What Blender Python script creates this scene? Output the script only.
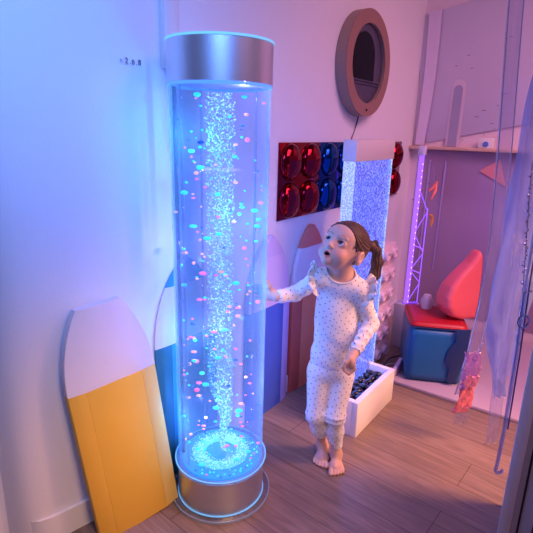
import bpy, bmesh, math, random
import numpy as np
from mathutils import Vector, Matrix
PI = math.pi
C = bpy.context.scene.collection
for o in list(bpy.data.objects): bpy.data.objects.remove(o)

# ------------------------------------------------------------------ camera
H = 1.36; PITCH = .2771; ROLL = .0252; F = 477.85
cd = bpy.data.cameras.new('camera'); cam = bpy.data.objects.new('camera', cd); C.objects.link(cam)
cd.sensor_width = 36; cd.lens = F/533*36; cd.clip_start = .02
fw = Vector((0, math.cos(PITCH), -math.sin(PITCH))); up = Vector((0, math.sin(PITCH), math.cos(PITCH))); rt = Vector((1, 0, 0))
r2 = rt*math.cos(ROLL)+up*math.sin(ROLL); u2 = -rt*math.sin(ROLL)+up*math.cos(ROLL)
m = Matrix((r2, u2, -fw)).transposed().to_4x4(); m.translation = (0, 0, H); cam.matrix_world = m
bpy.context.scene.camera = cam
# ------------------------------------------------------------------ world, lights, exposure
w = bpy.data.worlds.new('world'); bpy.context.scene.world = w; w.use_nodes = True
w.node_tree.nodes['Background'].inputs[0].default_value = (.32, .26, .54, 1)
w.node_tree.nodes['Background'].inputs[1].default_value = .205
vs = bpy.context.scene.view_settings
vs.view_transform = 'Standard'; vs.look = 'None'; vs.exposure = 0.0; vs.gamma = 1; vs.use_curve_mapping = False

A = math.radians(36.3)
RZ = PI/2-A                                     # the decorated wall runs along local x after this turn
UX, UY = math.sin(A), math.cos(A); NX, NY = math.cos(A), -math.sin(A)
def W(u, n, z=0): return Vector((u*UX+n*NX, u*UY+n*NY, z))      # u along the decorated wall, n out of it

def light(name, kind, loc, energy, col, size=.1, rot=None, size_y=None, target=None, spread=None):
    l = bpy.data.lights.new(name, kind); l.energy = energy; l.color = col
    if kind == 'AREA':
        l.size = size
        if size_y: l.shape = 'RECTANGLE'; l.size_y = size_y
        if spread: l.spread = spread
    else: l.shadow_soft_size = size
    o = bpy.data.objects.new(name, l); o.location = loc; C.objects.link(o)
    if target is not None: o.rotation_euler = (Vector(target)-Vector(loc)).to_track_quat('-Z', 'Y').to_euler()
    return o
light('ceiling_light', 'AREA', (2.0, 1.0, 2.9), 35, (1, .42, .62), 1.6, target=(1.6, 2.4, .6), spread=math.radians(105))
light('warm_lamp', 'AREA', (2.0, 1.2, 1.5), 10, (1, .46, .18), .6, target=(.55, 1.78, .2), spread=math.radians(60))
light('warm_lamp', 'AREA', (.45, .15, 1.5), 2.2, (1, .55, .22), .4, target=(-.35, 1.45, .0), spread=math.radians(55))
light('blue_room_lamp', 'AREA', (-.05, .15, 2.3), 9, (.13, .31, 1), .6, target=(-.7, 1.45, 1.5), spread=math.radians(80))

# ------------------------------------------------------------------ materials
def mat(name, col=(.8, .8, .8), rough=.5, metal=0, spec=.5, noise=0, nscale=20, bump=0, bscale=60, emis=None, estr=0, trans=0, coat=0, sheen=0, sss=0):
    M = bpy.data.materials.new(name); M.use_nodes = True; nt = M.node_tree; b = nt.nodes['Principled BSDF']
    b.inputs['Base Color'].default_value = (*col, 1); b.inputs['Roughness'].default_value = rough; b.inputs['Metallic'].default_value = metal
    b.inputs['Specular IOR Level'].default_value = spec; b.inputs['Coat Weight'].default_value = coat
    b.inputs['Sheen Weight'].default_value = sheen
    if sss: b.inputs['Subsurface Weight'].default_value = sss; b.inputs['Subsurface Radius'].default_value = (.02, .008, .005); b.inputs['Subsurface Scale'].default_value = .4
    tc = nt.nodes.new('ShaderNodeTexCoord')
    if noise:
        n = nt.nodes.new('ShaderNodeTexNoise'); n.inputs['Scale'].default_value = nscale; n.inputs['Detail'].default_value = 4
        nt.links.new(tc.outputs['Object'], n.inputs['Vector'])
        mx = nt.nodes.new('ShaderNodeMix'); mx.data_type = 'RGBA'
        mx.inputs[6].default_value = (*[c*(1-noise) for c in col], 1); mx.inputs[7].default_value = (*[min(1, c*(1+noise)) for c in col], 1)
        nt.links.new(n.outputs['Fac'], mx.inputs[0]); nt.links.new(mx.outputs[2], b.inputs['Base Color'])
    if bump:
        n = nt.nodes.new('ShaderNodeTexNoise'); n.inputs['Scale'].default_value = bscale; n.inputs['Detail'].default_value = 3
        nt.links.new(tc.outputs['Object'], n.inputs['Vector'])
        bp = nt.nodes.new('ShaderNodeBump'); bp.inputs['Strength'].default_value = bump; bp.inputs['Distance'].default_value = .01
        nt.links.new(n.outputs['Fac'], bp.inputs['Height']); nt.links.new(bp.outputs[0], b.inputs['Normal'])
    if emis: b.inputs['Emission Color'].default_value = (*emis, 1); b.inputs['Emission Strength'].default_value = estr
    return M
def clear(name, tint=(1, 1, 1), gloss=.08, edge=.5, haze=0, hazecol=(1, 1, 1), rough=.03, edgehaze=0):
    """clear sheet or shell: see-through, with glossy reflection stronger at glancing angles"""
    M = bpy.data.materials.new(name); M.use_nodes = True; nt = M.node_tree; nt.nodes.clear()
    out = nt.nodes.new('ShaderNodeOutputMaterial'); t = nt.nodes.new('ShaderNodeBsdfTransparent'); t.inputs[0].default_value = (*tint, 1)
    g = nt.nodes.new('ShaderNodeBsdfGlossy'); g.inputs['Roughness'].default_value = rough
    lw = nt.nodes.new('ShaderNodeLayerWeight'); lw.inputs['Blend'].default_value = .35
    mr = nt.nodes.new('ShaderNodeMapRange'); mr.inputs[3].default_value = gloss; mr.inputs[4].default_value = edge
    pw = nt.nodes.new('ShaderNodeMath'); pw.operation = 'POWER'; pw.inputs[1].default_value = 3; nt.links.new(lw.outputs['Facing'], pw.inputs[0]); nt.links.new(pw.outputs[0], mr.inputs[0])
    base = t
    if haze:
        h = nt.nodes.new('ShaderNodeBsdfTranslucent'); h.inputs[0].default_value = (*hazecol, 1)
        d = nt.nodes.new('ShaderNodeBsdfDiffuse'); d.inputs[0].default_value = (*hazecol, 1)
        a = nt.nodes.new('ShaderNodeMixShader'); a.inputs[0].default_value = .4
        nt.links.new(h.outputs[0], a.inputs[1]); nt.links.new(d.outputs[0], a.inputs[2])
        b = nt.nodes.new('ShaderNodeMixShader'); b.inputs[0].default_value = haze
        nt.links.new(t.outputs[0], b.inputs[1]); nt.links.new(a.outputs[0], b.inputs[2]); base = b
        if edgehaze:
            m3 = nt.nodes.new('ShaderNodeMapRange'); m3.inputs[3].default_value = haze; m3.inputs[4].default_value = edgehaze; nt.links.new(pw.outputs[0], m3.inputs[0]); nt.links.new(m3.outputs[0], b.inputs[0])
    x = nt.nodes.new('ShaderNodeMixShader')
    nt.links.new(mr.outputs[0], x.inputs[0]); nt.links.new(base.outputs[0], x.inputs[1]); nt.links.new(g.outputs[0], x.inputs[2])
    nt.links.new(x.outputs[0], out.inputs[0]); return M
def glow(name, col, strength, mixdiff=0):
    M = bpy.data.materials.new(name); M.use_nodes = True; b = M.node_tree.nodes['Principled BSDF']
    b.inputs['Base Color'].default_value = (*col, 1); b.inputs['Emission Color'].default_value = (*col, 1); b.inputs['Emission Strength'].default_value = strength
    return M

m_wall = mat('wall paint', (.80, .78, .80), .55, bump=.05, bscale=90)
m_skirt = mat('white gloss paint', (.80, .78, .78), .3)
m_metal = mat('brushed aluminium', (.74, .76, .80), .42, 1, bump=.04, bscale=200)
m_black = mat('black plastic', (.012, .012, .015), .35)
m_white = mat('white lacquer', (.82, .80, .80), .28)

def wood_floor():
    M = bpy.data.materials.new('wood plank floor'); M.use_nodes = True; nt = M.node_tree; b = nt.nodes['Principled BSDF']
    tc = nt.nodes.new('ShaderNodeTexCoord'); mp = nt.nodes.new('ShaderNodeMapping')
    mp.inputs['Rotation'].default_value = (0, 0, A+.06)
    nt.links.new(tc.outputs['Object'], mp.inputs[0])
    br = nt.nodes.new('ShaderNodeTexBrick'); br.inputs['Color1'].default_value = (.235, .16, .13, 1); br.inputs['Color2'].default_value = (.31, .215, .175, 1)
    br.inputs['Mortar'].default_value = (.10, .065, .055, 1); br.inputs['Scale'].default_value = 1; br.inputs['Mortar Size'].default_value = .0016
    br.inputs['Brick Width'].default_value = 1.15; br.inputs['Row Height'].default_value = .175; br.offset = .37
    nt.links.new(mp.outputs[0], br.inputs['Vector'])
    m2 = nt.nodes.new('ShaderNodeMapping'); m2.inputs['Scale'].default_value = (2.2, 26, 1); nt.links.new(mp.outputs[0], m2.inputs[0])
    n = nt.nodes.new('ShaderNodeTexNoise'); n.inputs['Scale'].default_value = 1.6; n.inputs['Detail'].default_value = 7; n.inputs['Distortion'].default_value = 1.4
    nt.links.new(m2.outputs[0], n.inputs['Vector'])
    cr = nt.nodes.new('ShaderNodeValToRGB'); cr.color_ramp.elements[0].position = .3; cr.color_ramp.elements[0].color = (.55, .55, .55, 1)
    cr.color_ramp.elements[1].position = .7; cr.color_ramp.elements[1].color = (1.15, 1.12, 1.1, 1); nt.links.new(n.outputs['Fac'], cr.inputs[0])
    mx = nt.nodes.new('ShaderNodeMix'); mx.data_type = 'RGBA'; mx.blend_type = 'MULTIPLY'; mx.inputs[0].default_value = .75
    nt.links.new(br.outputs['Color'], mx.inputs[6]); nt.links.new(cr.outputs[0], mx.inputs[7]); nt.links.new(mx.outputs[2], b.inputs['Base Color'])
    bp = nt.nodes.new('ShaderNodeBump'); bp.inputs['Strength'].default_value = .12; bp.inputs['Distance'].default_value = .004
    nt.links.new(n.outputs['Fac'], bp.inputs['Height']); nt.links.new(bp.outputs[0], b.inputs['Normal'])
    b.inputs['Roughness'].default_value = .38
    return M
m_floor = wood_floor()

# ------------------------------------------------------------------ mesh helpers
def mobj(name, verts, faces, m=None, parent=None, smooth=False):
    me = bpy.data.meshes.new(name); me.from_pydata([tuple(v) for v in verts], [], faces); me.update()
    if smooth: me.polygons.foreach_set('use_smooth', [True]*len(me.polygons))
    o = bpy.data.objects.new(name, me); C.objects.link(o)
    if m: me.materials.append(m)
    if parent: o.parent = parent
    return o
class MB:
    def __init__(s): s.v = []; s.f = []
    def add(s, v, f):
        k = len(s.v); s.v += [Vector(a) for a in v]; s.f += [tuple(i+k for i in a) for a in f]; return s
    def box(s, a, b):
        (x0, y0, z0), (x1, y1, z1) = a, b
        return s.add([(x0,y0,z0),(x1,y0,z0),(x1,y1,z0),(x0,y1,z0),(x0,y0,z1),(x1,y0,z1),(x1,y1,z1),(x0,y1,z1)],
                     [(0,3,2,1),(4,5,6,7),(0,1,5,4),(1,2,6,5),(2,3,7,6),(3,0,4,7)])
    def tube(s, pts, r, n=10, closed=False):
        pts = [Vector(p) for p in pts]; rr = r if isinstance(r, (list, tuple)) else [r]*len(pts)
        k = len(s.v); N = len(pts); ref = None
        for i, p in enumerate(pts):
            if closed: t = pts[(i+1) % N]-pts[i-1]
            else: t = pts[min(i+1, N-1)]-pts[max(i-1, 0)]
            t.normalize()
            if ref is None: ref = t.orthogonal().normalized()
            ref = (ref-t*ref.dot(t)).normalized(); b = t.cross(ref)
            for j in range(n):
                a = 2*PI*j/n; s.v.append(p+(ref*math.cos(a)+b*math.sin(a))*rr[i])
        for i in range(N if closed else N-1):
            i2 = (i+1) % N
            for j in range(n):
                s.f.append((k+i*n+j, k+i*n+(j+1) % n, k+i2*n+(j+1) % n, k+i2*n+j))
        if not closed:
            s.f.append(tuple(k+j for j in range(n))[::-1]); s.f.append(tuple(k+(N-1)*n+j for j in range(n)))
        return s
    def lathe(s, prof, n=64, axis='z', closed=False):
        k = len(s.v); P = len(prof)
        for j in range(n):
            a = 2*PI*j/n
            for r, z in prof:
                s.v.append(Vector((r*math.cos(a), r*math.sin(a), z)) if axis == 'z' else Vector((r*math.cos(a), z, r*math.sin(a))))
        for j in range(n):
            j2 = (j+1) % n
            for i in range(P if closed else P-1):
                i2 = (i+1) % P
                q = (k+j*P+i, k+j2*P+i, k+j2*P+i2, k+j*P+i2)
                s.f.append(q if axis == 'z' else q[::-1])
        return s
    def build(s, name, m=None, parent=None, smooth=False, bevel=0, seg=2, angle=None):
        o = mobj(name, s.v, s.f, m, parent, smooth)
        bm = bmesh.new(); bm.from_mesh(o.data); bmesh.ops.remove_doubles(bm, verts=bm.verts, dist=1e-6); bmesh.ops.recalc_face_normals(bm, faces=bm.faces)
        if bevel:
            bmesh.ops.bevel(bm, geom=[e for e in bm.edges if e.calc_face_angle(0) > .5], offset=bevel, segments=seg, affect='EDGES', profile=.5)
        bm.to_mesh(o.data); bm.free()
        if smooth or bevel:
            o.data.polygons.foreach_set('use_smooth', [True]*len(o.data.polygons)); o.data.set_sharp_from_angle(angle=angle or math.radians(40))
        return o
def empty(name, loc=(0, 0, 0), rz=0, label=None, cat=None, group=None):
    o = bpy.data.objects.new(name, None); C.objects.link(o); o.location = loc; o.rotation_euler = (0, 0, rz); o.empty_display_size = .05
    return tag(o, label, cat, group)
def tag(o, label=None, cat=None, group=None, kind=None):
    if label: o['label'] = label
    if cat: o['category'] = cat
    if group: o['group'] = group
    if kind: o['kind'] = kind
    return o
def place(o, loc, rz=RZ): o.location = loc; o.rotation_euler = (0, 0, rz); return o
def copy_tree(o, parent=None):
    c = o.copy(); C.objects.link(c); c.parent = parent
    for ch in list(o.children): copy_tree(ch, c)
    return c

# ------------------------------------------------------------------ SDF modelling (bodies, cushions)
def sd_cap(P, a, b, ra, rb):
    a = np.array(a, np.float32); b = np.array(b, np.float32); d = b-a
    h = np.clip(((P-a)@d)/(d@d), 0, 1)
    return np.linalg.norm(P-a-h[:, None]*d, axis=1)-(ra+(rb-ra)*h)
def sd_ell(P, c, r, R=None):
    q = P-np.array(c, np.float32)
    if R is not None: q = q@np.array(R, np.float32)         # columns of R = local axes
    r = np.array(r, np.float32); k0 = np.linalg.norm(q/r, axis=1); k1 = np.linalg.norm(q/(r*r), axis=1)+1e-9
    return k0*(k0-1)/k1
def smin(a, b, k):
    h = np.clip(.5+.5*(b-a)/k, 0, 1); return b*(1-h)+a*h-k*h*(1-h)
def smax(a, b, k): return -smin(-a, -b, k)
def sdf_mesh(name, fn, lo, hi, h, m=None, parent=None):
    lo = np.array(lo, float); hi = np.array(hi, float); B = 8
    nb = np.ceil((hi-lo)/(h*B)).astype(int); n = nb*B+1
    G = np.full(n, 9., np.float32)
    ctr = np.stack(np.meshgrid(*[lo[i]+(np.arange(nb[i])+.5)*h*B for i in range(3)], indexing='ij'), -1).reshape(-1, 3).astype(np.float32)
    dc = fn(ctr).reshape(nb); sgn = np.where(dc < 0, -9., 9.)
    G[:-1, :-1, :-1] = np.repeat(np.repeat(np.repeat(sgn, B, 0), B, 1), B, 2)
    off = np.stack(np.meshgrid(*[np.arange(B+1)]*3, indexing='ij'), -1).reshape(-1, 3)
    act = np.argwhere(np.abs(dc) < h*B*1.35)
    for s in range(0, len(act), 400):
        idx = (act[s:s+400, None, :]*B+off[None]).reshape(-1, 3)
        v = fn((lo+idx*h).astype(np.float32)); G[idx[:, 0], idx[:, 1], idx[:, 2]] = v
    S = G < 0
    cnt = np.zeros(n-1, np.int8)
    for a in (0, 1):
        for b in (0, 1):
            for c in (0, 1): cnt += S[a:n[0]-1+a, b:n[1]-1+b, c:n[2]-1+c]
    cells = np.argwhere((cnt > 0) & (cnt < 8)); cid = -np.ones(n-1, np.int32); cid[tuple(cells.T)] = np.arange(len(cells))
    acc = np.zeros((len(cells), 3)); num = np.zeros(len(cells))
    co = [(a, b, c) for a in (0, 1) for b in (0, 1) for c in (0, 1)]
    for i, p in enumerate(co):
        for q in co[i+1:]:
            if sum(abs(p[k]-q[k]) for k in range(3)) != 1: continue
            g0 = G[tuple((cells+p).T)]; g1 = G[tuple((cells+q).T)]; k = (g0 < 0) != (g1 < 0)
            t = (g0/(g0-g1+1e-12))[:, None]; pt = np.array(p)+t*(np.array(q)-np.array(p))
            acc[k] += pt[k]; num[k] += 1
    V = lo+(cells+acc/num[:, None])*h
    quads = []
    for ax in range(3):
        e = np.zeros(3, int); e[ax] = 1
        sl0 = [slice(1, -1)]*3; sl0[ax] = slice(0, -1); sl1 = [slice(1, -1)]*3; sl1[ax] = slice(1, None)
        a = S[tuple(sl0)]; b = S[tuple(sl1)]
        base = np.ones(3, int); base[ax] = 0
        for flip, mask in ((0, a & ~b), (1, ~a & b)):
            ed = np.argwhere(mask)+base
            u = np.zeros(3, int); v = np.zeros(3, int); u[(ax+1) % 3] = 1; v[(ax+2) % 3] = 1
            q = np.stack([cid[tuple((ed-u-v).T)], cid[tuple((ed-v).T)], cid[tuple(ed.T)], cid[tuple((ed-u).T)]], 1)
            quads.append(q[:, ::-1] if flip else q)
    Q = np.concatenate(quads); Q = Q[(Q >= 0).all(1)]
    me = bpy.data.meshes.new(name); me.vertices.add(len(V)); me.vertices.foreach_set('co', V.astype(np.float32).ravel())
    me.loops.add(Q.size); me.loops.foreach_set('vertex_index', Q.astype(np.int32).ravel())
    me.polygons.add(len(Q)); me.polygons.foreach_set('loop_start', np.arange(len(Q), dtype=np.int32)*4)
    me.polygons.foreach_set('use_smooth', np.ones(len(Q), bool)); me.update(calc_edges=True); me.validate()
    o = bpy.data.objects.new(name, me); C.objects.link(o)
    if m: me.materials.append(m)
    if parent: o.parent = parent
    return o

# ================================================================== SETTING
NW = -1.275; U2 = 3.47
f = MB().box((-3, -1.5, -.06), (6, 6, 0)).build('floor', m_floor); tag(f, kind='structure')
# decorated wall with its rounded outer corner on the left
def wall_profile(off, u_end=U2+.1):
    pts = [(u_end, NW+off)]
    ctl = [(1.05, -1.275), (.90, -1.287), (.78, -1.318), (.70, -1.335), (.64, -1.347), (.60, -1.362), (.570, -1.388), (.552, -1.425), (.540, -1.48), (.50, -1.9), (.44, -2.6)]
    for i, (x, y) in enumerate(ctl):
        x0, y0 = ctl[max(i-1, 0)]; x1, y1 = ctl[min(i+1, len(ctl)-1)]; dx, dy = x1-x0, y1-y0; l = math.hypot(dx, dy)
        pts.append((x-dy/l*off*(-1 if False else 1) if i else x, y+dx/l*off*(-1) if i else y+off))
    return pts
def extrude_profile(front, back, z0, z1):
    mb = MB(); n = len(front); P = [W(u, k) for u, k in front]+[W(u, k) for u, k in back]
    v = [(p.x, p.y, z0) for p in P]+[(p.x, p.y, z1) for p in P]; t = 2*n; fs = []
    for i in range(n-1):
        fs += [(i, i+1, t+i+1, t+i), (n+i+1, n+i, t+n+i, t+n+i+1), (i, n+i, n+i+1, i+1), (t+i, t+i+1, t+n+i+1, t+n+i)]
    fs += [(0, t, t+n, n), (n-1, n+n-1, t+n+n-1, t+n-1)]
    return mb.add(v, fs)
wl = extrude_profile(wall_profile(0), wall_profile(-.1), 0, 3.0).build('wall_left', m_wall, smooth=True); tag(wl, kind='structure')
bp_ = wall_profile(.015, 1.10); bq = wall_profile(.001, 1.10)
bb = extrude_profile(bp_, bq, 0, .095).build('baseboard_left', m_skirt, smooth=True, bevel=0); tag(bb, kind='structure')
bb2 = MB().box((1.101, -.014, 0), (U2, -.001, .1)).build('baseboard_left', m_skirt, bevel=.003); place(bb2, W(0, NW)); tag(bb2, kind='structure')
wb = MB().box((0, -3.2, 0), (.1, 0, 3.0)).build('wall_back', mat('mauve wall paint', (.78, .64, .70), .5)); place(wb, W(U2, NW)); tag(wb, kind='structure')
tr = MB().box((0, -.028, 0), (.06, 0, 1.45)).build('trim_1', m_skirt, bevel=.004); place(tr, W(1.127, NW, 1.546)); tag(tr, kind='structure')

# ================================================================== BUBBLE TUBE
T = Vector((-.158, 1.579, 0)); RG = .159
tube = empty('bubble_tube', T, 0, 'tall clear bubble tube lamp full of water with brushed metal cap and base', 'lamp')
m_glass = clear('acrylic tube', (.95, .98, 1), .002, .45, haze=.02, hazecol=(.5, .95, 1), edgehaze=.7, rough=.16)
m_water = clear('lit water', (.84, .91, 1), .0, .10, haze=.115, hazecol=(.65, .88, 1), rough=.2)
m_edge = clear('clear acrylic plate', (.90, .93, .97), .05, .7, haze=.12, hazecol=(.8, .9, 1))
MB().lathe([(0, 0), (.1895, 0), (.1895, .010), (0, .010)], 96).build('foot_plate', m_edge, tube, smooth=True)
MB().lathe([(.1868, .001), (.1902, .001), (.1902, .0108), (.1868, .0108)], 96, closed=True).build('plate_edge', mat('polished plate edge', (.30, .38, .55), .2), tube, smooth=True)
MB().lathe([(0, .010), (.163, .010), (.163, .150), (0, .150)], 96).build('base_drum', m_metal, tube, smooth=True)
m_rim = glow('edge lit acrylic rim', (.18, .55, 1), .45)
MB().lathe([(.1635, .010), (.1665, .010), (.1665, .0125), (.1635, .0125)], 96, closed=True).build('lower_light_rim', m_rim, tube, smooth=True)
MB().lathe([(.1575, .150), (.1725, .150), (.1735, .155), (.1725, .160), (.1575, .160)], 96, closed=True).build('upper_light_rim', clear('clear rim', (.75, .88, 1), .1, .8, haze=.35, hazecol=(.7, .9, 1)), tube, smooth=True)
MB().lathe([(.1695, .1605), (.1735, .1605), (.1735, .1625), (.1695, .1625)], 96, closed=True).build('glowing_ring', m_rim, tube, smooth=True)
MB().lathe([(RG, .150), (RG, 1.50), (RG-.004, 1.50), (RG-.004, .150)], 96, closed=True).build('clear_tube', m_glass, tube, smooth=True)
MB().lathe([(0, .162), (RG-.0045, .162), (RG-.0045, 1.490), (0, 1.490)], 96).build('water', m_water, tube, smooth=True)
MB().lathe([(0, .1505), (.150, .1505), (.150, .1600), (0, .1600)], 64).build('light_plate', glow('led plate', (.03, .32, .95), .6), tube, smooth=True)
MB().lathe([(.06, .166), (.085, .172), (.105, .166), (.085, .163)], 48, closed=True).build('air_ring', glow('lit air ring', (.12, .52, 1), .75), tube, smooth=True)
cap = MB().lathe([(0, 1.492), (.160, 1.492), (.163, 1.492), (.163, 1.610), (.159, 1.614), (0, 1.614)], 96).build('cap', m_metal, tube, smooth=True)
MB().lathe([(.1592, 1.4835), (.1620, 1.4835), (.1625, 1.4915), (.1592, 1.4915)], 96, closed=True).build('cap_glow_rim', glow('cap led rim', (.14, .42, 1), .55), tube, smooth=True)
MB().lathe([(.1635, 1.6085), (.1655, 1.6085), (.1655, 1.615), (.1635, 1.615)], 96, closed=True).build('cap_top_rim', glow('cap top rim', (.22, .65, 1), .6), tube, smooth=True)
MB().lathe([(0, 1.6145), (.026, 1.6145), (.024, 1.621), (0, 1.622)], 32).build('cap_plug', clear('plug', (.7, .9, 1), .1, .6, haze=.5, hazecol=(.6, .9, 1)), tube, smooth=True)
for k in range(3):
    a = .6+k*PI/2
    MB().tube([(.135*math.cos(a), .135*math.sin(a), .162), (.135*math.cos(a), .135*math.sin(a), 1.484)], .0045, 10).build('inner_rod', clear('inner rod', (.75, .85, 1), .1, .8, haze=.1), tube, smooth=True)
MB().tube([(-.143, -.005, .162), (-.143, -.005, 1.484)], .0065, 12).build('refracted_streak', mat('refracted streak tone', (.02, .02, .06), .2), tube, smooth=True)  # dark line refracted in the tube, modelled as a solid streak
# the tube's own lamps: LEDs in base and cap and the light scattered along the column
TUBE_COL = (.08, .42, 1)
for k in range(11):
    a = 1.3+k*2.4
    light('bubble_tube_led', 'POINT', T+Vector((.075*math.cos(a), .075*math.sin(a), .24+k*.122)), 1.45, TUBE_COL if k % 2 else (.22, .17, 1), .004)
# rising column of fine bubbles: uncountable
rnd = random.Random(4)
m_bub = glow('tiny lit bubbles', (.13, .42, 1), .8)
m_bub2 = glow('bright tiny bubbles', (.45, .80, 1), .95)
def ico(bm, c, r, sub=1, sc=(1, 1, 1)):
    g = bmesh.ops.create_icosphere(bm, subdivisions=sub, radius=r)
    for v in g['verts']: v.co = Vector((v.co.x*sc[0], v.co.y*sc[1], v.co.z*sc[2]))+Vector(c)
def ico_cloud(name, cs, rs, mats, mi=None):
    b = bmesh.new(); bmesh.ops.create_icosphere(b, subdivisions=1, radius=1); b.verts.ensure_lookup_table()
    V = np.array([v.co[:] for v in b.verts]); Fc = np.array([[v.index for v in f.verts] for f in b.faces]); b.free()
    cs = np.array(cs); rs = np.array(rs); n = len(cs)
    VV = (V[None]*rs[:, None, :]+cs[:, None, :]).reshape(-1, 3); FF = (Fc[None]+(np.arange(n)*len(V))[:, None, None]).reshape(-1, 3)
    me = bpy.data.meshes.new(name); me.vertices.add(len(VV)); me.vertices.foreach_set('co', VV.astype(np.float32).ravel())
    me.loops.add(FF.size); me.loops.foreach_set('vertex_index', FF.astype(np.int32).ravel()); me.polygons.add(len(FF))
    me.polygons.foreach_set('loop_start', np.arange(len(FF), dtype=np.int32)*3)
    for q in mats: me.materials.append(q)
    if mi is not None: me.polygons.foreach_set('material_index', np.repeat(np.array(mi, np.int32), len(Fc)))
    me.update(calc_edges=True); o = bpy.data.objects.new(name, me); C.objects.link(o); return o
cs = []; rs = []; mi = []
for k in range(6500):
    z = .17+1.3*rnd.random(); a = rnd.random()*2*PI
    taper = min(1, .20+max(0, (z-.22))/.32)
    R = .048*taper*math.sqrt(rnd.random()); q = 1-min(1, (z-.17)/.34); cx = .014*math.sin(z*22)*q+.020*q
    r = rnd.uniform(.0009, .0026)*(1.25 if z < .45 else 1)
    cs.append((cx+R*math.cos(a), R*math.sin(a), z)); rs.append((r, r, r*rnd.uniform(.6, 1.1))); mi.append(1 if rnd.random() < .38 else 0)
for k in range(1500):
    a = rnd.random()*2*PI; R = rnd.gauss(.088, .014); r = rnd.uniform(.001, .0028); cs.append((R*math.cos(a), R*math.sin(a), rnd.uniform(.171, .182))); rs.append((r, r, r*.7)); mi.append(1 if rnd.random() < .5 else 0)
fb = ico_cloud('fine_bubbles', cs, rs, [m_bub, m_bub2], mi); fb.location = T
tag(fb, 'dense rising column of tiny pale blue bubbles in the middle of the tall tube', 'bubbles', kind='stuff')
# loose coloured beads and bubbles drifting in the water
bead_kinds = {
 'pink': ((1, .14, .36), 54), 'orange': ((1, .36, .12), 38), 'turquoise': ((.02, .66, .75), 84), 'green': ((.05, .95, .35), 10), 'blue': ((.01, .16, .50), 26)}
protos = {}
for nm, (col, cnt) in bead_kinds.items():
    mm = glow(nm+' bead', col, .95 if nm != 'blue' else .25)  # beads are no lamps; emission stands in for reflected LED light
    for k in range(cnt):
        if k == 0:
            b = bmesh.new(); ico(b, (0, 0, 0), 1, 2); me = bpy.data.meshes.new('bead'); b.to_mesh(me); b.free(); me.materials.append(mm)
            me.polygons.foreach_set('use_smooth', [True]*len(me.polygons))
            o = bpy.data.objects.new('floating_bead', me); protos[nm] = o
        else: o = protos[nm].copy()
        C.objects.link(o)
        while True:
            a = rnd.random()*2*PI; R = rnd.uniform(.06, .150)
            x, y = R*math.cos(a), R*math.sin(a)
            if y < .03: break
        z = .19+1.27*rnd.random()**1.15
        s = rnd.choice([.003, .0034, .004, .0048, .006]) if nm != 'green' else rnd.uniform(.005, .0075)
        if nm in('turquoise', 'pink') and rnd.random() < .12: s = .0078
        o.location = T+Vector((x, y, z)); o.scale = (s*rnd.uniform(1, 1.9), s*1.0, s*rnd.uniform(.75, 1))
        tag(o, {'pink': 'small pink bead drifting in the water of the tall tube', 'orange': 'small orange bead drifting in the water of the tall tube',
                'turquoise': 'small turquoise bubble drifting in the water of the tall tube', 'green': 'bright green bead drifting in the water of the tall tube',
                'blue': 'small dark blue bubble drifting in the water of the tall tube'}[nm], 'bead' if nm not in('turquoise', 'blue') else 'bubble', nm+' ones drifting in the tube')
# loose confetti beads lying on the tube floor
for k in range(26):
    a = -2.6+k*.105+rnd.uniform(-.04, .04)
    nm = rnd.choice(['pink', 'green', 'turquoise', 'blue', 'turquoise']); o = protos[nm].copy(); C.objects.link(o)
    R = rnd.uniform(.118, .143)
    o.location = T+Vector((R*math.cos(a+.4), R*math.sin(a+.4), .1655)); o.scale = (.004, .004, .0032)
    tag(o, nm+' bead lying on the lit floor of the tall tube', 'bead', nm+' beads settled in the tube')

# ================================================================== PENCIL SHAPED PADS
def facet_mat(name, c): return mat(name, c, .55, noise=.04, nscale=8, bump=.06, bscale=30)
def pencil(loc, rz, body, side, dark, tipc, leadc, label, h1=.50, h2=.80, h3=.90, tilt=(0, 0), d=.045, half=.165, mid=.095, flat=.012, ex=.68):
    t = empty('pencil_cushion', loc, rz, label, 'cushion'); t.rotation_euler = (tilt[0], tilt[1], rz)
    xs = (-half, -mid, mid, half)
    def prism(x0, x1, y0, y1, z0, z1, m, nm, lo=None):
        mb = MB(); mb.add([(x0,y0,z0),(x1,y1,z0),(x1,d,z0),(x0,d,z0),(x0,y0,z1),(x1,y1,z1),(x1,d,z1),(x0,d,z1)],
               [(0,3,2,1),(4,5,6,7),(0,1,5,4),(1,2,6,5),(2,3,7,6),(3,0,4,7)])
        return mb.build(nm, m, t, bevel=.0012)
    e = .012
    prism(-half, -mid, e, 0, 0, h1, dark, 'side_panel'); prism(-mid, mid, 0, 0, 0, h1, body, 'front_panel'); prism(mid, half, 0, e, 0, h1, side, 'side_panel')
    # rounded tip: outline narrows like a bullet; front face slopes back
    def wdt(z): q = (z-h1)/(h3-h1); return max(half*max(0.0, (1-q*q))**ex, flat)
    def band(z0, z1, m, nm, n=14, inf=0):
        mb = MB(); L = []
        for i in range(n+1):
            z = z0+(z1-z0)*i/n; ww = max(wdt(z), .012)+inf; yy = .003+.006*((z-h1)/(h3-h1))-inf
            L.append([(-ww, d+inf*.5, z), (-ww, yy+.009, z), (-ww*.62, yy, z), (ww*.62, yy, z), (ww, yy+.009, z), (ww, d+inf*.5, z)])
        v = [p for r in L for p in r]; fs = []
        for i in range(n):
            for j in range(6):
                a, b = i*6+j, i*6+(j+1) % 6; fs.append((a, b, b+6, a+6))
        fs.append(tuple(range(6))[::-1]); fs.append(tuple(n*6+j for j in range(6)))
        mb.add(v, fs); return mb.build(nm, m, t, smooth=True)
    if leadc: band(h1+.001, h2, tipc, 'wood_tip'); band(h2+.0005, h3, leadc, 'lead_tip')
    else: band(h1+.001, h2, tipc, 'wood_tip')
    return t
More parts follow.
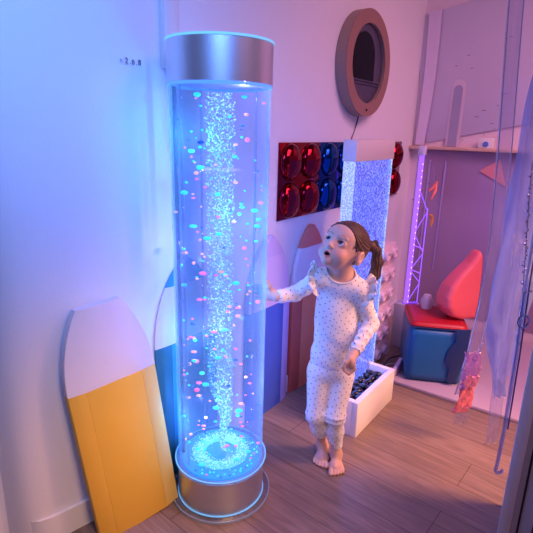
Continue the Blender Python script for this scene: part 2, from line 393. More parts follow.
m_cream = facet_mat('cream vinyl', (.78, .66, .58)); m_pinkw = facet_mat('pale pink vinyl', (.82, .70, .76))
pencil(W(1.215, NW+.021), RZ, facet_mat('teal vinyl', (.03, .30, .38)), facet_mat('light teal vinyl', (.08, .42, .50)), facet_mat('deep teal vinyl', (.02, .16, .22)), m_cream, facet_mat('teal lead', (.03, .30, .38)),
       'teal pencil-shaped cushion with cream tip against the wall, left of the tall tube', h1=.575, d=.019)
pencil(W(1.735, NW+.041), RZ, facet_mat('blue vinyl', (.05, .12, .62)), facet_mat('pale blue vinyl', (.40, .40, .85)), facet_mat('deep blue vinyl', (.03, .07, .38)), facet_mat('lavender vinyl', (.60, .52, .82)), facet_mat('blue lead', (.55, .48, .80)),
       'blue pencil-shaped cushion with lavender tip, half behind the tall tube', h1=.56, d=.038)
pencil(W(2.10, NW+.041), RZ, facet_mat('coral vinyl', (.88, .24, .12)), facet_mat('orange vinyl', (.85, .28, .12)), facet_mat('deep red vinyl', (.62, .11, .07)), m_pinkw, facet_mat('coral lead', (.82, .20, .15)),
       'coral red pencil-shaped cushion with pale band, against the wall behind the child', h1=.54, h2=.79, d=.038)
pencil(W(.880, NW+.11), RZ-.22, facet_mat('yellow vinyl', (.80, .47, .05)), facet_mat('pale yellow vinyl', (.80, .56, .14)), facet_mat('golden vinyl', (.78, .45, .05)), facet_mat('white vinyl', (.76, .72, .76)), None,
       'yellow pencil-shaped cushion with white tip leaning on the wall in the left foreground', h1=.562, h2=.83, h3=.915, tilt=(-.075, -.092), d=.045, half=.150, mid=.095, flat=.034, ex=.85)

# ================================================================== MIRROR DOME PANELS
PW = .3625; PH = .357
def dome_panel(u0, w_, m, label, ndx=2):
    t = empty('dome_mirror_panel', W(u0, NW+.001, .953), RZ, label, 'mirror', 'coloured dome mirror panels on the wall')
    MB().box((0.001, -.006, 0), (w_-.001, -.0005, PH)).build('panel', m, t, bevel=.001)
    cw = w_/2
    for i in range(2):
        for j in range(2):
            mb = MB(); cx = (i+.5)*cw; cz = (j+.5)*PH/2; R = .080; D = .045; prof = []
            for k in range(15):
                a = PI/2*k/14; prof.append((R*math.cos(a) if k < 14 else 0, D*math.sin(a)))
            n = 40; v = [(cx+r*math.cos(2*PI*q/n), -.006-h, cz+r*math.sin(2*PI*q/n)*1.08) for r, h in prof[:-1] for q in range(n)]+[(cx, -.006-D, cz)]
            fs = [(a*n+q, a*n+(q+1) % n, (a+1)*n+(q+1) % n, (a+1)*n+q) for a in range(13) for q in range(n)]+[(13*n+q, 13*n+(q+1) % n, 14*n) for q in range(n)]
            mb.add(v, fs).build('dome', m, t, smooth=True)
    return t
m_redm = mat('red mirror acrylic', (.26, .006, .018), .08, .95, bump=.10, bscale=9)
m_blum = mat('blue mirror acrylic', (.004, .05, .24), .08, .95, bump=.10, bscale=9)
dome_panel(1.80, PW, m_redm, 'red mirrored panel with four domes, leftmost on the wall')
dome_panel(1.80+PW, PW, m_blum, 'blue mirrored panel with four domes, right of the left red one')
dome_panel(1.80+2*PW, PW, m_blum, 'blue mirrored dome panel behind the cap of the water wall')
dome_panel(1.80+3*PW, PW, m_redm, 'red mirrored panel at the right end of the row')

# ================================================================== ROUND MIRROR
rm = empty('round_mirror', W(2.535, NW+.002, 1.715), RZ, 'round infinity mirror in a thick pale wood ring high on the wall', 'mirror')
m_ringf = mat('ash wood face', (.30, .155, .12), .5, noise=.10, nscale=30); m_rings = mat('ash plywood edge', (.30, .215, .18), .55, noise=.08, nscale=60)
MB().lathe([(.20, -.058), (.266, -.058), (.266, -.001), (.20, -.001)], 96, axis='y', closed=True).build('wood_ring', m_rings, rm, smooth=True)
MB().lathe([(.199, -.0585), (.2665, -.0585), (.2665, -.0625), (.199, -.0625)], 96, axis='y', closed=True).build('ring_face', m_ringf, rm, smooth=True)
m_refl_arch = mat('dark reflection tone', (.003, .003, .006), .25, .0, coat=.0, spec=.08)
m_refl_room = mat('crinkled reflection tone', (.09, .075, .12), .35, .5, bump=.9, bscale=14)
MB().lathe([(0, -.046), (.199, -.046), (.199, -.030), (0, -.030)], 64, axis='y').build('reflected_room', m_refl_room, rm, smooth=True)  # the mirror's reflection modelled as shapes: dim room, black arch, bar
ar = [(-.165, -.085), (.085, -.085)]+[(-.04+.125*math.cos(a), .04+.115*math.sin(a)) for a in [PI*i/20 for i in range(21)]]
na = len(ar); MB().add([(x, -.050, z) for x, z in ar]+[(x, -.0465, z) for x, z in ar], [tuple(range(na)), tuple(range(na, 2*na))[::-1]]+[(i, (i+1) % na, na+(i+1) % na, na+i) for i in range(na)]).build('reflected_arch', m_refl_arch, rm)
MB().tube([(-.17, -.052, -.085), (.17, -.052, -.085)], .004, 8).tube([(-.165, -.052, -.10), (.165, -.052, -.10)], .003, 8).build('reflected_rail', mat('reflected_rail', (.15, .14, .2), .3, .8), rm, smooth=True)
MB().lathe([(0, -.006), (.006, -.006), (.006, 0), (0, 0)], 16, axis='y').build('switch', m_black, rm).location = (0, -.0615, -.233)
cb = MB().tube([W(2.535, NW+.02, 1.45), W(2.54, NW+.012, 1.42), W(2.525, NW+.008, 1.37), W(2.50, NW+.006, 1.33), W(2.505, NW+.005, 1.312)], [.004, .004, .002, .002, .002], 8).build('mirror_cable', m_black, smooth=True)
tag(cb, 'thin black cable hanging down the wall from the round mirror', 'cable')

# wall marking on the left
ws = empty('wall_lettering', W(1.015, NW, 1.549), RZ, 'small dark lettering on the blue lit wall left of the tube cap', 'lettering')
m_ink = mat('dark ink', (.05, .04, .10), .5); m_ink2 = mat('faint ink', (.30, .28, .45), .5)
def text(s, x, z, size, m, parent, y=-.0015, nm='character'):
    c = bpy.data.curves.new(nm, 'FONT'); c.body = s; c.size = size; c.extrude = .0006; o = bpy.data.objects.new(nm, c); C.objects.link(o)
    dg = bpy.context.evaluated_depsgraph_get(); me = bpy.data.meshes.new_from_object(o.evaluated_get(dg)); bpy.data.objects.remove(o)
    q = bpy.data.objects.new(nm, me); C.objects.link(q); me.materials.clear(); me.materials.append(m); q.parent = parent
    q.location = (x, y, z); q.rotation_euler = (PI/2, 0, 0); return q
text('n', -.046, -.003, .020, m_ink2, ws); text('2', -.027, -.004, .024, m_ink, ws); text('.', -.010, -.004, .02, m_ink, ws); text('0', -.002, -.005, .021, m_ink, ws); text('.', .014, -.005, .02, m_ink, ws); text('8', .022, -.004, .023, m_ink, ws)

# ================================================================== WATER WALL IN TROUGH
def speckle(c0=(.022, .035, .36), c1=(.09, .16, .95), c2=(.40, .52, 1), nm='lit bubble sheet'):
    M = bpy.data.materials.new(nm); M.use_nodes = True; nt = M.node_tree; b = nt.nodes['Principled BSDF']
    tc = nt.nodes.new('ShaderNodeTexCoord'); v = nt.nodes.new('ShaderNodeTexNoise'); v.inputs['Scale'].default_value = 135; v.inputs['Detail'].default_value = 4; v.inputs['Roughness'].default_value = .75
    nt.links.new(tc.outputs['Object'], v.inputs['Vector'])
    cr = nt.nodes.new('ShaderNodeValToRGB'); E = cr.color_ramp.elements; E[0].position = .40; E[0].color = (*c0, 1); E[1].position = .66; E[1].color = (*c2, 1)
    e = E.new(.52); e.color = (*c1, 1)
    nt.links.new(v.outputs['Fac'], cr.inputs[0]); nt.links.new(cr.outputs[0], b.inputs['Emission Color']); b.inputs['Emission Strength'].default_value = 1.1
    b.inputs['Base Color'].default_value = (.05, .06, .25, 1); b.inputs['Roughness'].default_value = .2
    return M
ww = empty('bubble_water_wall', W(1.865, -.922, .019), RZ, 'slim blue lit bubble water wall with pink white cap standing in the trough', 'water feature')
L = .40; D = .055
MB().box((0.006, .004, .02), (L-.006, D-.004, 1.223)).build('bubble_sheet', speckle(), ww, bevel=.002)
MB().box((-.0005, 0, .02), (.0055, D, 1.223)).box((L-.0055, 0, .02), (L+.0005, D, 1.223)).build('lit_edge', speckle((.16, .24, .80), (.36, .48, 1), (.80, .90, 1), 'lit edge sheet'), ww, bevel=.001)
MB().box((-.004, -.004, 1.2235), (L+.004, D+.004, 1.313)).build('cap', mat('cream laminate', (.80, .72, .68), .3), ww, bevel=.002)
light('water_wall_led', 'AREA', W(2.05, -.915, .65), 2.6, (.20, .25, 1), .35, size_y=1.0, target=W(2.05, .5, .65))
tg = empty('pebble_trough', W(1.795, -.785, 0), RZ, 'white rectangular trough box of black pebbles on the floor beside the child', 'trough')
BL = .43; BD = .215; BH = .18; tw = .028
MB().box((0, 0, 0), (BL, tw, BH)).build('front_board', m_white, tg, bevel=.003)
MB().box((0, tw+.0005, 0), (tw, BD, BH)).build('end_board', m_white, tg, bevel=.003)
MB().box((BL-tw, tw+.0005, 0), (BL, BD, BH)).build('end_board', m_white, tg, bevel=.003)
MB().box((tw+.0005, BD-.012, 0), (BL-tw-.0005, BD, BH)).build('back_board', m_white, tg, bevel=.003)
MB().box((tw+.0005, tw+.001, .004), (BL-tw-.0005, BD-.013, .018)).build('bottom_board', m_white, tg)
def stone_mesh(seed):
    r = random.Random(seed); b = bmesh.new(); bmesh.ops.create_icosphere(b, subdivisions=3, radius=1)
    a = [Vector([r.gauss(0, 1) for _ in range(3)]).normalized() for _ in range(5)]
    for v in b.verts:
        d = v.co.copy(); s = 1
        for q in a: s -= .13*max(0, d.dot(q))**3
        v.co = Vector((d.x*s*.027, d.y*s*.019, d.z*s*.013))
    me = bpy.data.meshes.new('pebble'); b.to_mesh(me); b.free(); me.polygons.foreach_set('use_smooth', [True]*len(me.polygons)); me.materials.append(m_peb); return me
m_peb = mat('polished black stone', (.010, .010, .016), .16, coat=.3)
sm = [stone_mesh(i) for i in range(5)]; k = 0
r5 = random.Random(8)
for layer in range(2):
    for i in range(9):
        for j in range(3):
            o = bpy.data.objects.new('pebble', sm[k % 5]); C.objects.link(o); k += 1
            lx = .052+i*.0405+r5.uniform(-.006, .006)+(.01 if layer else 0); ly = .048+j*.036+r5.uniform(-.004, .004)
            if ly > .13: ly = .125
            o.location = W(1.795+lx, -.785-ly, .112+layer*.024+r5.uniform(-.003, .004)); o.rotation_euler = (r5.uniform(-.3, .3), r5.uniform(-.3, .3), r5.uniform(0, 6))
            o.scale = [r5.uniform(.8, 1.05)]*3
            tag(o, 'polished black pebble among the others in the white trough', 'pebble', 'black pebbles in the white trough')
gb = MB().box((tw+.001, tw+.002, .019), (BL-tw-.001, .135, .100)).build('gravel_fill', mat('dark gravel', (.012, .012, .016), .5, bump=.8, bscale=60)); place(gb, W(1.795, -.785)); tag(gb, 'dark gravel filling the white trough under the black pebbles', 'gravel', kind='stuff')

# ================================================================== STUDDED BLOCK TOWER
m_brick = mat('pink grey foam', (.72, .55, .66), .6)
r6 = random.Random(3)
names = ['lowest', 'second lowest', 'third from the floor', 'fourth from the floor', 'second from the top', 'topmost']
for i in range(6):
    t = empty('studded_block', W(2.50, -1.085, .002+i*.124), RZ+r6.uniform(-.04, .04), 'pale pink studded toy block, %s in the stack behind water wall' % names[i], 'toy block', 'studded blocks stacked behind the water wall')
    MB().box((0, -.055, 0), (.20, .055, .1225)).build('block', m_brick, t, bevel=.005)
    for sx in (.05, .15):
        s = MB().lathe([(0, .0), (.030, .0), (.030, .022), (.027, .025), (.018, .025), (.016, .019), (0, .019)], 24).build('stud', m_brick, t, smooth=True)
        s.rotation_euler = (PI/2, 0, 0); s.location = (sx, -.0555, .062)
    for sy in (-.027, .027):
        s = MB().lathe([(0, .0), (.026, .0), (.026, .034), (.023, .038), (.015, .038), (.013, .028), (0, .028)], 24).build('stud', m_brick, t, smooth=True)
        s.rotation_euler = (0, PI/2, 0); s.location = (.2005, sy, .062)

# ================================================================== LED LADDER ON PEDESTAL
pd = MB().box((-.055, -.055, 0), (.055, .075, .30)).build('pedestal', mat('grey lavender laminate', (.55, .52, .60), .45), bevel=.004); place(pd, W(2.92, -.99)); tag(pd, 'narrow pale grey pedestal block in the corner under the glowing ladder', 'pedestal')
ld = empty('light_ladder', W(2.90, -1.0, .3005), RZ, 'purple glowing acrylic lattice tower with zigzag braces standing on the grey pedestal', 'lamp')
m_pur = glow('violet led acrylic', (.28, .10, 1), 1.3); m_pur2 = clear('violet tinted acrylic', (.80, .66, 1), .08, .6, haze=.15, hazecol=(.7, .5, 1)); m_wled = glow('white violet led', (.85, .66, 1), 2.2)
Hh = .94
MB().box((-.012, -.012, 0), (-.006, .012, Hh)).box((.006, -.012, 0), (.012, .012, Hh)).build('post', m_pur, ld)
MB().box((-.005, -.004, 0), (.005, .004, Hh)).build('led_strip', m_pur2, ld)
mb = MB(); z = .01
while z < Hh-.03:
    mb.box((-.0055, -.011, z), (.0055, .009, z+.009)); z += .038
mb.build('led', m_wled, ld, bevel=.0015); ld.children[-1]['label'] = 'row of bright white violet leds'
P2 = (.065, -.050)
MB().tube([(P2[0], P2[1], .0), (P2[0], P2[1], .62)], .0028, 8).build('side_post', m_pur, ld, smooth=True)
zz = [0, .13, .22, .33, .46, .60, .74]
for i in range(len(zz)-1):
    a = (.010, -.004, zz[i]+.01) if i % 2 == 0 else (P2[0], P2[1], min(zz[i]+.01, .60))
    b = (P2[0], P2[1], min(zz[i+1], .60)) if i % 2 == 0 else (.010, -.004, zz[i+1])
    MB().tube([a, b], .0022, 6).build('brace', m_pur, ld)
for z in (.004, .20, .36): MB().tube([(.010, -.004, z+.03*(z > .01)), (P2[0], P2[1], z)], .0026, 6).build('rung', m_pur, ld)
MB().box((-.018, -.06, -.0), (.07, .015, .006)).build('foot', m_pur2, ld)
MB().box((-.02, -.02, Hh+.0005), (.02, .02, Hh+.055)).build('top_block', mat('clear violet block', (.72, .66, .85), .2), ld, bevel=.003)
# curved clear threads springing from the ladder and the coral streamers
tt = empty('hanging_streamer', W(3.15, -1.05, .95), RZ, 'orange and coral curled streamer on clear looping threads beside the glowing ladder', 'streamer')
m_thr = clear('clear thread', (.8, .7, 1), .2, .8, haze=.3, hazecol=(.85, .75, 1)); m_cor = mat('coral film', (.85, .20, .16), .25); m_ora = mat('orange film', (.95, .42, .06), .25)
def arc(c, r, a0, a1, n=16, sy=1): return [(c[0]+r*math.cos(a0+(a1-a0)*i/n), c[1], c[2]+sy*r*math.sin(a0+(a1-a0)*i/n)) for i in range(n+1)]
MB().tube(arc((-.14, -.05, .03), .22, 1.6, -.2), .0018, 6).build('thread', m_thr, tt)
MB().tube(arc((-.04, -.04, -.02), .13, 2.9, .7), .0018, 6).build('thread', m_thr, tt)
MB().tube([(-.2, 0, .02), (-.1, -.03, -.02), (.02, -.05, -.10), (.05, -.05, -.13)], .0025, 6).build('thread', m_thr, tt)
MB().tube([(-.05, -.05, .06), (.04, -.05, .08), (.10, -.05, .11), (.08, -.05, .05), (.02, -.05, .0)], [.004, .010, .006, .011, .004], 8).build('coral_ribbon', m_cor, tt, smooth=True)
MB().tube([(.03, -.05, -.10), (.07, -.05, -.115), (.09, -.05, -.15), (.085, -.05, -.19)], [.004, .012, .010, .003], 8).build('orange_hook', m_ora, tt, smooth=True)

# ================================================================== FAR WALL PANELS, LEDGE
m_board = mat('lavender acrylic board', (.60, .55, .70), .3, bump=.03, bscale=3); m_mauve = mat('mauve reflection tone', (.38, .27, .46), .25, .1, bump=.03, bscale=2)
def far(u_off): return W(U2-u_off, NW)
ub = empty('upper_mirror_board', W(U2, NW, 1.285), RZ, 'pale lavender scratched mirror board above the wooden ledge', 'board')
MB().box((-.012, -1.85, 0), (-.001, -.105, .82)).build('sheet', m_board, ub, bevel=.002)
r7 = random.Random(11); m_scr = mat('dark scratch', (.10, .06, .08), .5)
for (n, z) in [(-.96, 1.86), (-.93, 1.78), (-1.03, 1.80), (-.72, 1.95), (-.70, 1.62), (-.74, 1.55), (-.82, 1.52), (-.70, 1.55), (-.86, 1.48), (-.76, 1.44), (-.74, 1.41), (-.80, 1.37), (-.93, 1.33)]:
    a = r7.uniform(-.4, .6); l = r7.uniform(.003, .012); y = -(n-NW); z -= 1.285
    MB().box((-.0002, -l, -.0015), (.0012, l, .0015)).build('scratch', m_scr, ub).location = (-.0135, y, z); ub.children[-1].rotation_euler = (a, 0, 0)
for (hw, m_, top, x) in ((.028, m_board, .395, -.020), (.046, m_board, .43, -.016)):  # rounded door frame reflected in the board, modelled as raised arches
    pts = [(-hw, 0), (hw, 0)]+[(hw*math.cos(a), top-hw+hw*math.sin(a)) for a in [PI*i/12 for i in range(13)]]; k = len(pts)
    if hw < .04: mm = mat('reflected doorway tone', (.36, .34, .50), .4)
    else: mm = mat('reflected frame tone', (.66, .56, .66), .4)
    MB().add([(x, -.28+p, z) for p, z in pts]+[(-.0125, -.28+p, z) for p, z in pts], [tuple(range(k)), tuple(range(k, 2*k))[::-1]]+[(i, (i+1) % k, k+(i+1) % k, k+i) for i in range(k)]).build('reflected_doorway' if hw < .04 else 'reflected_door_frame', mm, ub)
lg = MB().box((-.07, -1.9, 0), (-.001, -.002, .020)).build('wooden_ledge', mat('pale pine', (.72, .50, .38), .45, noise=.08), bevel=.003); place(lg, W(U2, NW, 1.262)); tag(lg, 'narrow pale wood ledge along the far wall under the mirror board', 'ledge')
hb = empty('soap_holder', W(U2-.045, -.77, 1.2825), RZ, 'small white holder with a blue round mark on the wooden ledge', 'holder')
MB().box((-.012, -.045, 0), (.012, .045, .065)).build('holder_body', m_white, hb, bevel=.004)
q = MB().lathe([(0, 0), (.018, 0), (.016, .006), (0, .008)], 20).build('blue_button', mat('blue plastic', (.10, .22, .65), .3), hb, smooth=True); q.location = (-.0125, 0, .026); q.rotation_euler = (0, -PI/2, 0)
lb = empty('lower_mirror_panel', W(U2, NW, .10), RZ, 'dusky mauve mirror panel covering the far wall below the ledge', 'panel')
MB().box((-.010, -1.85, 0), (-.001, -.06, 1.158)).build('sheet', m_mauve, lb, bevel=.002)  # even mauve stands in for what the mirror would reflect
m_lil = mat('lilac edging', (.42, .36, .68), .35)
for yy in (-.145, -.255): MB().box((-.018, yy-.005, .3), (-.0105, yy+.005, 1.09)).build('edging_strip', m_lil, lb, bevel=.001)
ts = MB()
n_ = 14; vv = []
for i in range(n_+1):
    z = 1.29+.86*i/n_; l = -.03-.012*math.sin(i/n_*3); r = l-.060-.035*math.sin(i/n_*PI*.5)*.6
    vv += [(-.030, l, z), (-.030, r, z), (-.018, r, z), (-.018, l, z)]
fs = [(i*4+j, i*4+(j+1) % 4, i*4+4+(j+1) % 4, i*4+4+j) for i in range(n_) for j in range(4)]+[(3, 2, 1, 0), tuple(n_*4+j for j in range(4))]
ts.add(vv, fs); o = ts.build('corner_strip', mat('lilac plastic strip', (.70, .60, .76), .4), bevel=.0); place(o, W(U2, NW)); tag(o, 'curling pale lilac plastic strip in the wall corner above the ledge', 'strip')
pn = MB(); o = MB().add([(0, .060, 1.135), (0, -.06, 1.215), (0, -.115, 1.045), (-.004, .060, 1.135), (-.004, -.06, 1.215), (-.004, -.115, 1.045), (-.008, -.05, 1.13), (.002, -.05, 1.13)],
    [(0, 1, 7), (1, 2, 7), (2, 0, 7), (3, 6, 4), (4, 6, 5), (5, 6, 3), (0, 3, 4, 1), (1, 4, 5, 2), (2, 5, 3, 0)]).build('pennant', mat('coral pink film', (.75, .30, .34), .5)); place(o, W(U2-.012, -.735)); tag(o, 'small coral pink triangular pennant stuck on the mauve panel', 'pennant')

# ================================================================== MAT, CUSHION SEAT
mt = MB().add([(u, n, z) for z in (0, .022) for u, n in ((0, .02), (.02, -.66), (1.05, -.7), (1.05, .02))], [(0, 3, 2, 1), (4, 5, 6, 7), (0, 1, 5, 4), (1, 2, 6, 5), (2, 3, 7, 6), (3, 0, 4, 7)]).build('foam_mat', mat('lilac foam', (.44, .34, .42), .6), bevel=.006); place(mt, W(2.385, -.85)); tag(mt, 'thin pale lilac floor mat under the teal cushion seat', 'mat')
cs = empty('cushion_seat', (.795, 2.43, .023), -.17, 'square teal vinyl cushion seat with bright red top', 'seat')
def pillow_box(name, sx, sy, z0, z1, m, parent, puff=.010, bev=.014):
    b = bmesh.new(); bmesh.ops.create_cube(b, size=1)
    for v in b.verts: v.co = Vector(((v.co.x+.5)*sx, (v.co.y+.5)*sy, z0+(v.co.z+.5)*(z1-z0)))
    bmesh.ops.bevel(b, geom=b.edges[:], offset=bev, segments=3, affect='EDGES')
    bmesh.ops.subdivide_edges(b, edges=[e for e in b.edges if e.calc_length() > .08], cuts=8, use_grid_fill=True)
    for v in b.verts:
        x, y, z = v.co.x/sx, v.co.y/sy, (v.co.z-z0)/(z1-z0); g = lambda t: max(0, 4*t*(1-t))
        px_ = puff*g(y)*g(z); py_ = puff*g(x)*g(z)
        if x < .02: v.co.x -= px_
        if x > .98: v.co.x += px_
        if y < .02: v.co.y -= py_
        if y > .98: v.co.y += py_
        if z > .98 and name == 'red_top': v.co.z += puff*g(x)*g(y)
    me = bpy.data.meshes.new(name); b.to_mesh(me); b.free(); me.materials.append(m); me.polygons.foreach_set('use_smooth', [True]*len(me.polygons))
    o = bpy.data.objects.new(name, me); C.objects.link(o); o.parent = parent; return o
m_teal = mat('teal vinyl sheet', (.008, .12, .30), .35, bump=.10, bscale=12); m_redv = mat('red vinyl sheet', (.42, .008, .02), .38, bump=.08, bscale=10); m_navy = mat('navy vinyl', (.015, .04, .13), .35)
pillow_box('seat_body', .30, .33, 0, .325, m_teal, cs); pillow_box('red_top', .30, .33, .3255, .345, m_redv, cs, .008, .008)
MB().tube([(0, -.002, .326), (.30, -.002, .326)], .004, 8).build('piping', m_navy, cs, smooth=True)
fl = MB(); pts = [(.255, .335), (.335, .345), (.33, .20), (.30, .05), (.275, .01), (.245, .03), (.25, .10), (.222, .14), (.235, .22), (.27, .27)]
k = len(pts); MB().add([(x-.025, -.012, z) for x, z in pts]+[(x-.025, -.020, z) for x, z in pts], [tuple(range(k)), tuple(range(k, 2*k))[::-1]]+[(i, (i+1) % k, k+(i+1) % k, k+i) for i in range(k)]).build('navy_flap', m_navy, cs, bevel=.002)
# the coral back cushion: a drop shaped wedge standing on the seat
prof = [(-.02, .0), (-.085, .025), (-.125, .085), (-.130, .15), (-.105, .22), (-.05, .29), (.02, .36), (.062, .42), (.085, .435), (.105, .40), (.108, .30), (.10, .15), (.085, .0)]
def prof_sdf(P):
    q = P[:, [0, 2]]; V = np.array(prof, np.float32); d = np.full(len(q), 1e9, np.float32); s = np.ones(len(q), np.float32)
    for i in range(len(V)):
        a, b = V[i], V[i-1]; e = b-a; w_ = q-a; t = np.clip((w_@e)/(e@e), 0, 1); d = np.minimum(d, ((w_-t[:, None]*e)**2).sum(1))
        c1 = q[:, 1] >= a[1]; c2 = q[:, 1] < b[1]; c3 = e[0]*w_[:, 1] > e[1]*w_[:, 0]
        k = (c1 & c2 & c3) | (~c1 & ~c2 & ~c3); s = np.where(k, -s, s)
    return s*np.sqrt(d)
def red_fn(P): return smax(prof_sdf(P)+.004, np.abs(P[:, 1])-.075+.03*np.clip((P[:, 2]-.1)/.35, 0, 1), .035)
rc = sdf_mesh('back_cushion', red_fn, (-.16, -.1, -.03), (.14, .1, .47), .006, mat('coral vinyl sheet', (.78, .12, .15), .42, bump=.08, bscale=8))
rc.location = (1.085, 2.53, .374); rc.scale = (.92, .92, .90); rc.rotation_euler = (0, -.02, .25); tag(rc, 'coral red drop-shaped back cushion standing on the teal seat', 'cushion')
gw = MB().lathe([(0, 0), (.03, 0), (.035, .05), (.02, .085), (0, .09)], 16).build('pale_knob', mat('pale lilac plastic', (.62, .55, .68), .4), smooth=True); gw.location = (.95, 2.66, .372); tag(gw, 'small pale knob behind the red cushion at the back of the seat', 'knob')
# cables on the floor in the corner, lit acrylic wedge
for k_, pts in enumerate(([(2.40, -.92), (2.46, -.90), (2.52, -.96), (2.60, -.90), (2.70, -.93), (2.74, -.88)], [(2.42, -.98), (2.50, -.95), (2.62, -.975), (2.76, -.9)])):
    P = [W(u, n, .027) for u, n in pts]
    Q = []
    for i in range(len(P)-1):
        for j in range(6): Q.append(P[i].lerp(P[i+1], j/6))
    for _ in range(4): Q = [Q[0]]+[(Q[i-1]+Q[i]*2+Q[i+1])/4 for i in range(1, len(Q)-1)]+[Q[-1]]
    o = MB().tube(Q, .0035 if k_ else .0028, 8).build('floor_cable', m_black if k_ else mat('grey cable', (.55, .5, .6), .4), smooth=True)
    tag(o, ['pale curled cable on the floor between trough and pedestal', 'black cable on the floor between trough and pedestal'][k_], 'cable')
wd = MB().add([(0, 0, 0), (.17, 0, 0), (.17, 0, .075), (0, .02, .0), (.17, .02, 0), (.17, .02, .075), (0, 0, .012), (0, .02, .012)], [(0, 1, 2, 6), (3, 7, 5, 4), (0, 3, 4, 1), (1, 4, 5, 2), (6, 2, 5, 7), (0, 6, 7, 3)]).build('acrylic_wedge', mat('lilac lit acrylic', (.66, .50, .80), .25), bevel=.001); place(wd, W(2.365, -.855, .0235)); tag(wd, 'thin lilac acrylic wedge between the trough and the teal seat', 'wedge')

# ================================================================== CLEAR STRIPS AND DRAPES ON THE RIGHT
m_strip = clear('clear plastic strip', (.93, .92, .97), .06, .55, haze=.10, hazecol=(.70, .72, .9), rough=.12)
m_film = clear('blue sheer film', (.72, .80, .98), .05, .35, haze=.32, hazecol=(.45, .55, .95), rough=.3)
def ribbon(name, pts, w0, th, m, parent=None, n=40, crinkle=0, seed=0, wdir=None, prof_w=None):
    rr = random.Random(seed); P = [Vector(p) for p in pts]; V = []; cols = 7
    ph = [rr.uniform(0, 6) for _ in range(4)]
    for i in range(n+1):
        t = i/n*(len(P)-1); k = min(int(t), len(P)-2); s = t-k
        p0, p1, p2, p3 = P[max(k-1, 0)], P[k], P[k+1], P[min(k+2, len(P)-1)]
        c = .5*((2*p1)+(p2-p0)*s+(2*p0-5*p1+4*p2-p3)*s*s+(3*p1-p0-3*p2+p3)*s**3)
        wd_ = Vector(wdir or (1, .15, 0)).normalized(); nd = wd_.cross(Vector((0, 0, 1))).normalized()
        ww_ = w0*(prof_w(i/n) if prof_w else 1)
        for j in range(cols):
            q = j/(cols-1)-.5; b_ = crinkle*(math.sin(j*1.9+ph[0]+i*.31)+.6*math.sin(i*.9+ph[1]+j*2.3))
            V.append(c+wd_*q*ww_+nd*b_)
    fs = [(i*cols+j, i*cols+j+1, (i+1)*cols+j+1, (i+1)*cols+j) for i in range(n) for j in range(cols-1)]
    o = mobj(name, V, fs, m, parent, True); sd = o.modifiers.new('s', 'SOLIDIFY'); sd.thickness = th; return o
st = empty('plastic_strip', (0, 0, 0), 0, 'long clear plastic strip with glittery pink knotted end hanging before the teal seat', 'strip')
pathA = [(.79, 1.80, 2.2), (.82, 1.80, 1.75), (.865, 1.82, 1.32), (.89, 1.83, 1.0), (.905, 1.86, .70), (.905, 1.90, .45), (.885, 1.92, .24)]
ribbon('strip_sheet', pathA, .055, .0015, m_strip, st, crinkle=.004, seed=1)
MB().tube([(p[0]-.024, p[1]-.006, p[2]) for p in pathA], .003, 8).tube([(p[0]+.026, p[1]-.004, p[2]) for p in pathA], .0025, 8).build('strip_edge', clear('shiny edge', (.7, .78, .95), .35, .9, haze=.3, hazecol=(.6, .7, 1)), st, smooth=True)
m_irid = mat('iridescent pink foil', (.85, .30, .50), .18, .6, bump=1.0, bscale=50); m_coralf = mat('coral foil', (.85, .24, .32), .25, .4, bump=1.0, bscale=40)
def crumple(name, c, r, m, parent, seed, sub=4):
    b = bmesh.new(); bmesh.ops.create_icosphere(b, subdivisions=sub, radius=1); R = random.Random(seed)
    dirs = [(Vector([R.gauss(0, 1) for _ in range(3)]).normalized(), R.uniform(4, 9), R.uniform(0, 6)) for _ in range(6)]
    for v in b.verts:
        s = 1+sum(.07*math.sin(f_*v.co.dot(d)+p) for d, f_, p in dirs); v.co = Vector((v.co.x*r[0]*s, v.co.y*r[1]*s, v.co.z*r[2]*s))+Vector(c)
    me = bpy.data.meshes.new(name); b.to_mesh(me); b.free(); me.materials.append(m); me.polygons.foreach_set('use_smooth', [True]*len(me.polygons)); o = bpy.data.objects.new(name, me); C.objects.link(o); o.parent = parent; return o
ribbon('foil_sleeve', [(.905, 1.893, .46), (.912, 1.893, .40), (.905, 1.893, .34), (.900, 1.893, .30)], .075, .0015, clear('violet film', (.85, .65, .9), .15, .8, haze=.35, hazecol=(.8, .45, .85), rough=.15), st, crinkle=.008, seed=5)
ribbon('foil_band', [(.912, 1.887, .350), (.908, 1.887, .32), (.903, 1.887, .285)], .066, .0015, m_irid, st, crinkle=.008, seed=8, n=16)
ribbon('coral_film', [(.903, 1.89, .290), (.900, 1.89, .25), (.893, 1.89, .20), (.885, 1.89, .165)], .072, .0015, m_coralf, st, crinkle=.007, seed=6, n=24)
ribbon('clear_end', [(.893, 1.893, .185), (.884, 1.893, .15), (.878, 1.893, .105)], .035, .0015, m_strip, st, crinkle=.006, seed=7, n=16)
ribbon('clear_end', [(.915, 1.893, .185), (.915, 1.893, .14), (.912, 1.893, .09)], .026, .0015, m_strip, st, crinkle=.006, seed=9, n=16)
m_gl = glow('glitter', (1, .75, .85), 1.0); m_sil = mat('silver glitter', (.95, .9, 1), .15, 1)
r9 = random.Random(5); b = bmesh.new()
for i in range(70):
    z = r9.uniform(.19, .62); ico(b, (.905+r9.uniform(-.03, .03), 1.883+r9.uniform(-.003, .004), z), r9.uniform(.0012, .0026), 1)
me = bpy.data.meshes.new('glitter'); b.to_mesh(me); b.free(); me.materials.append(m_sil); o = bpy.data.objects.new('glitter', me); C.objects.link(o); o.parent = st; o['kind'] = 'stuff'
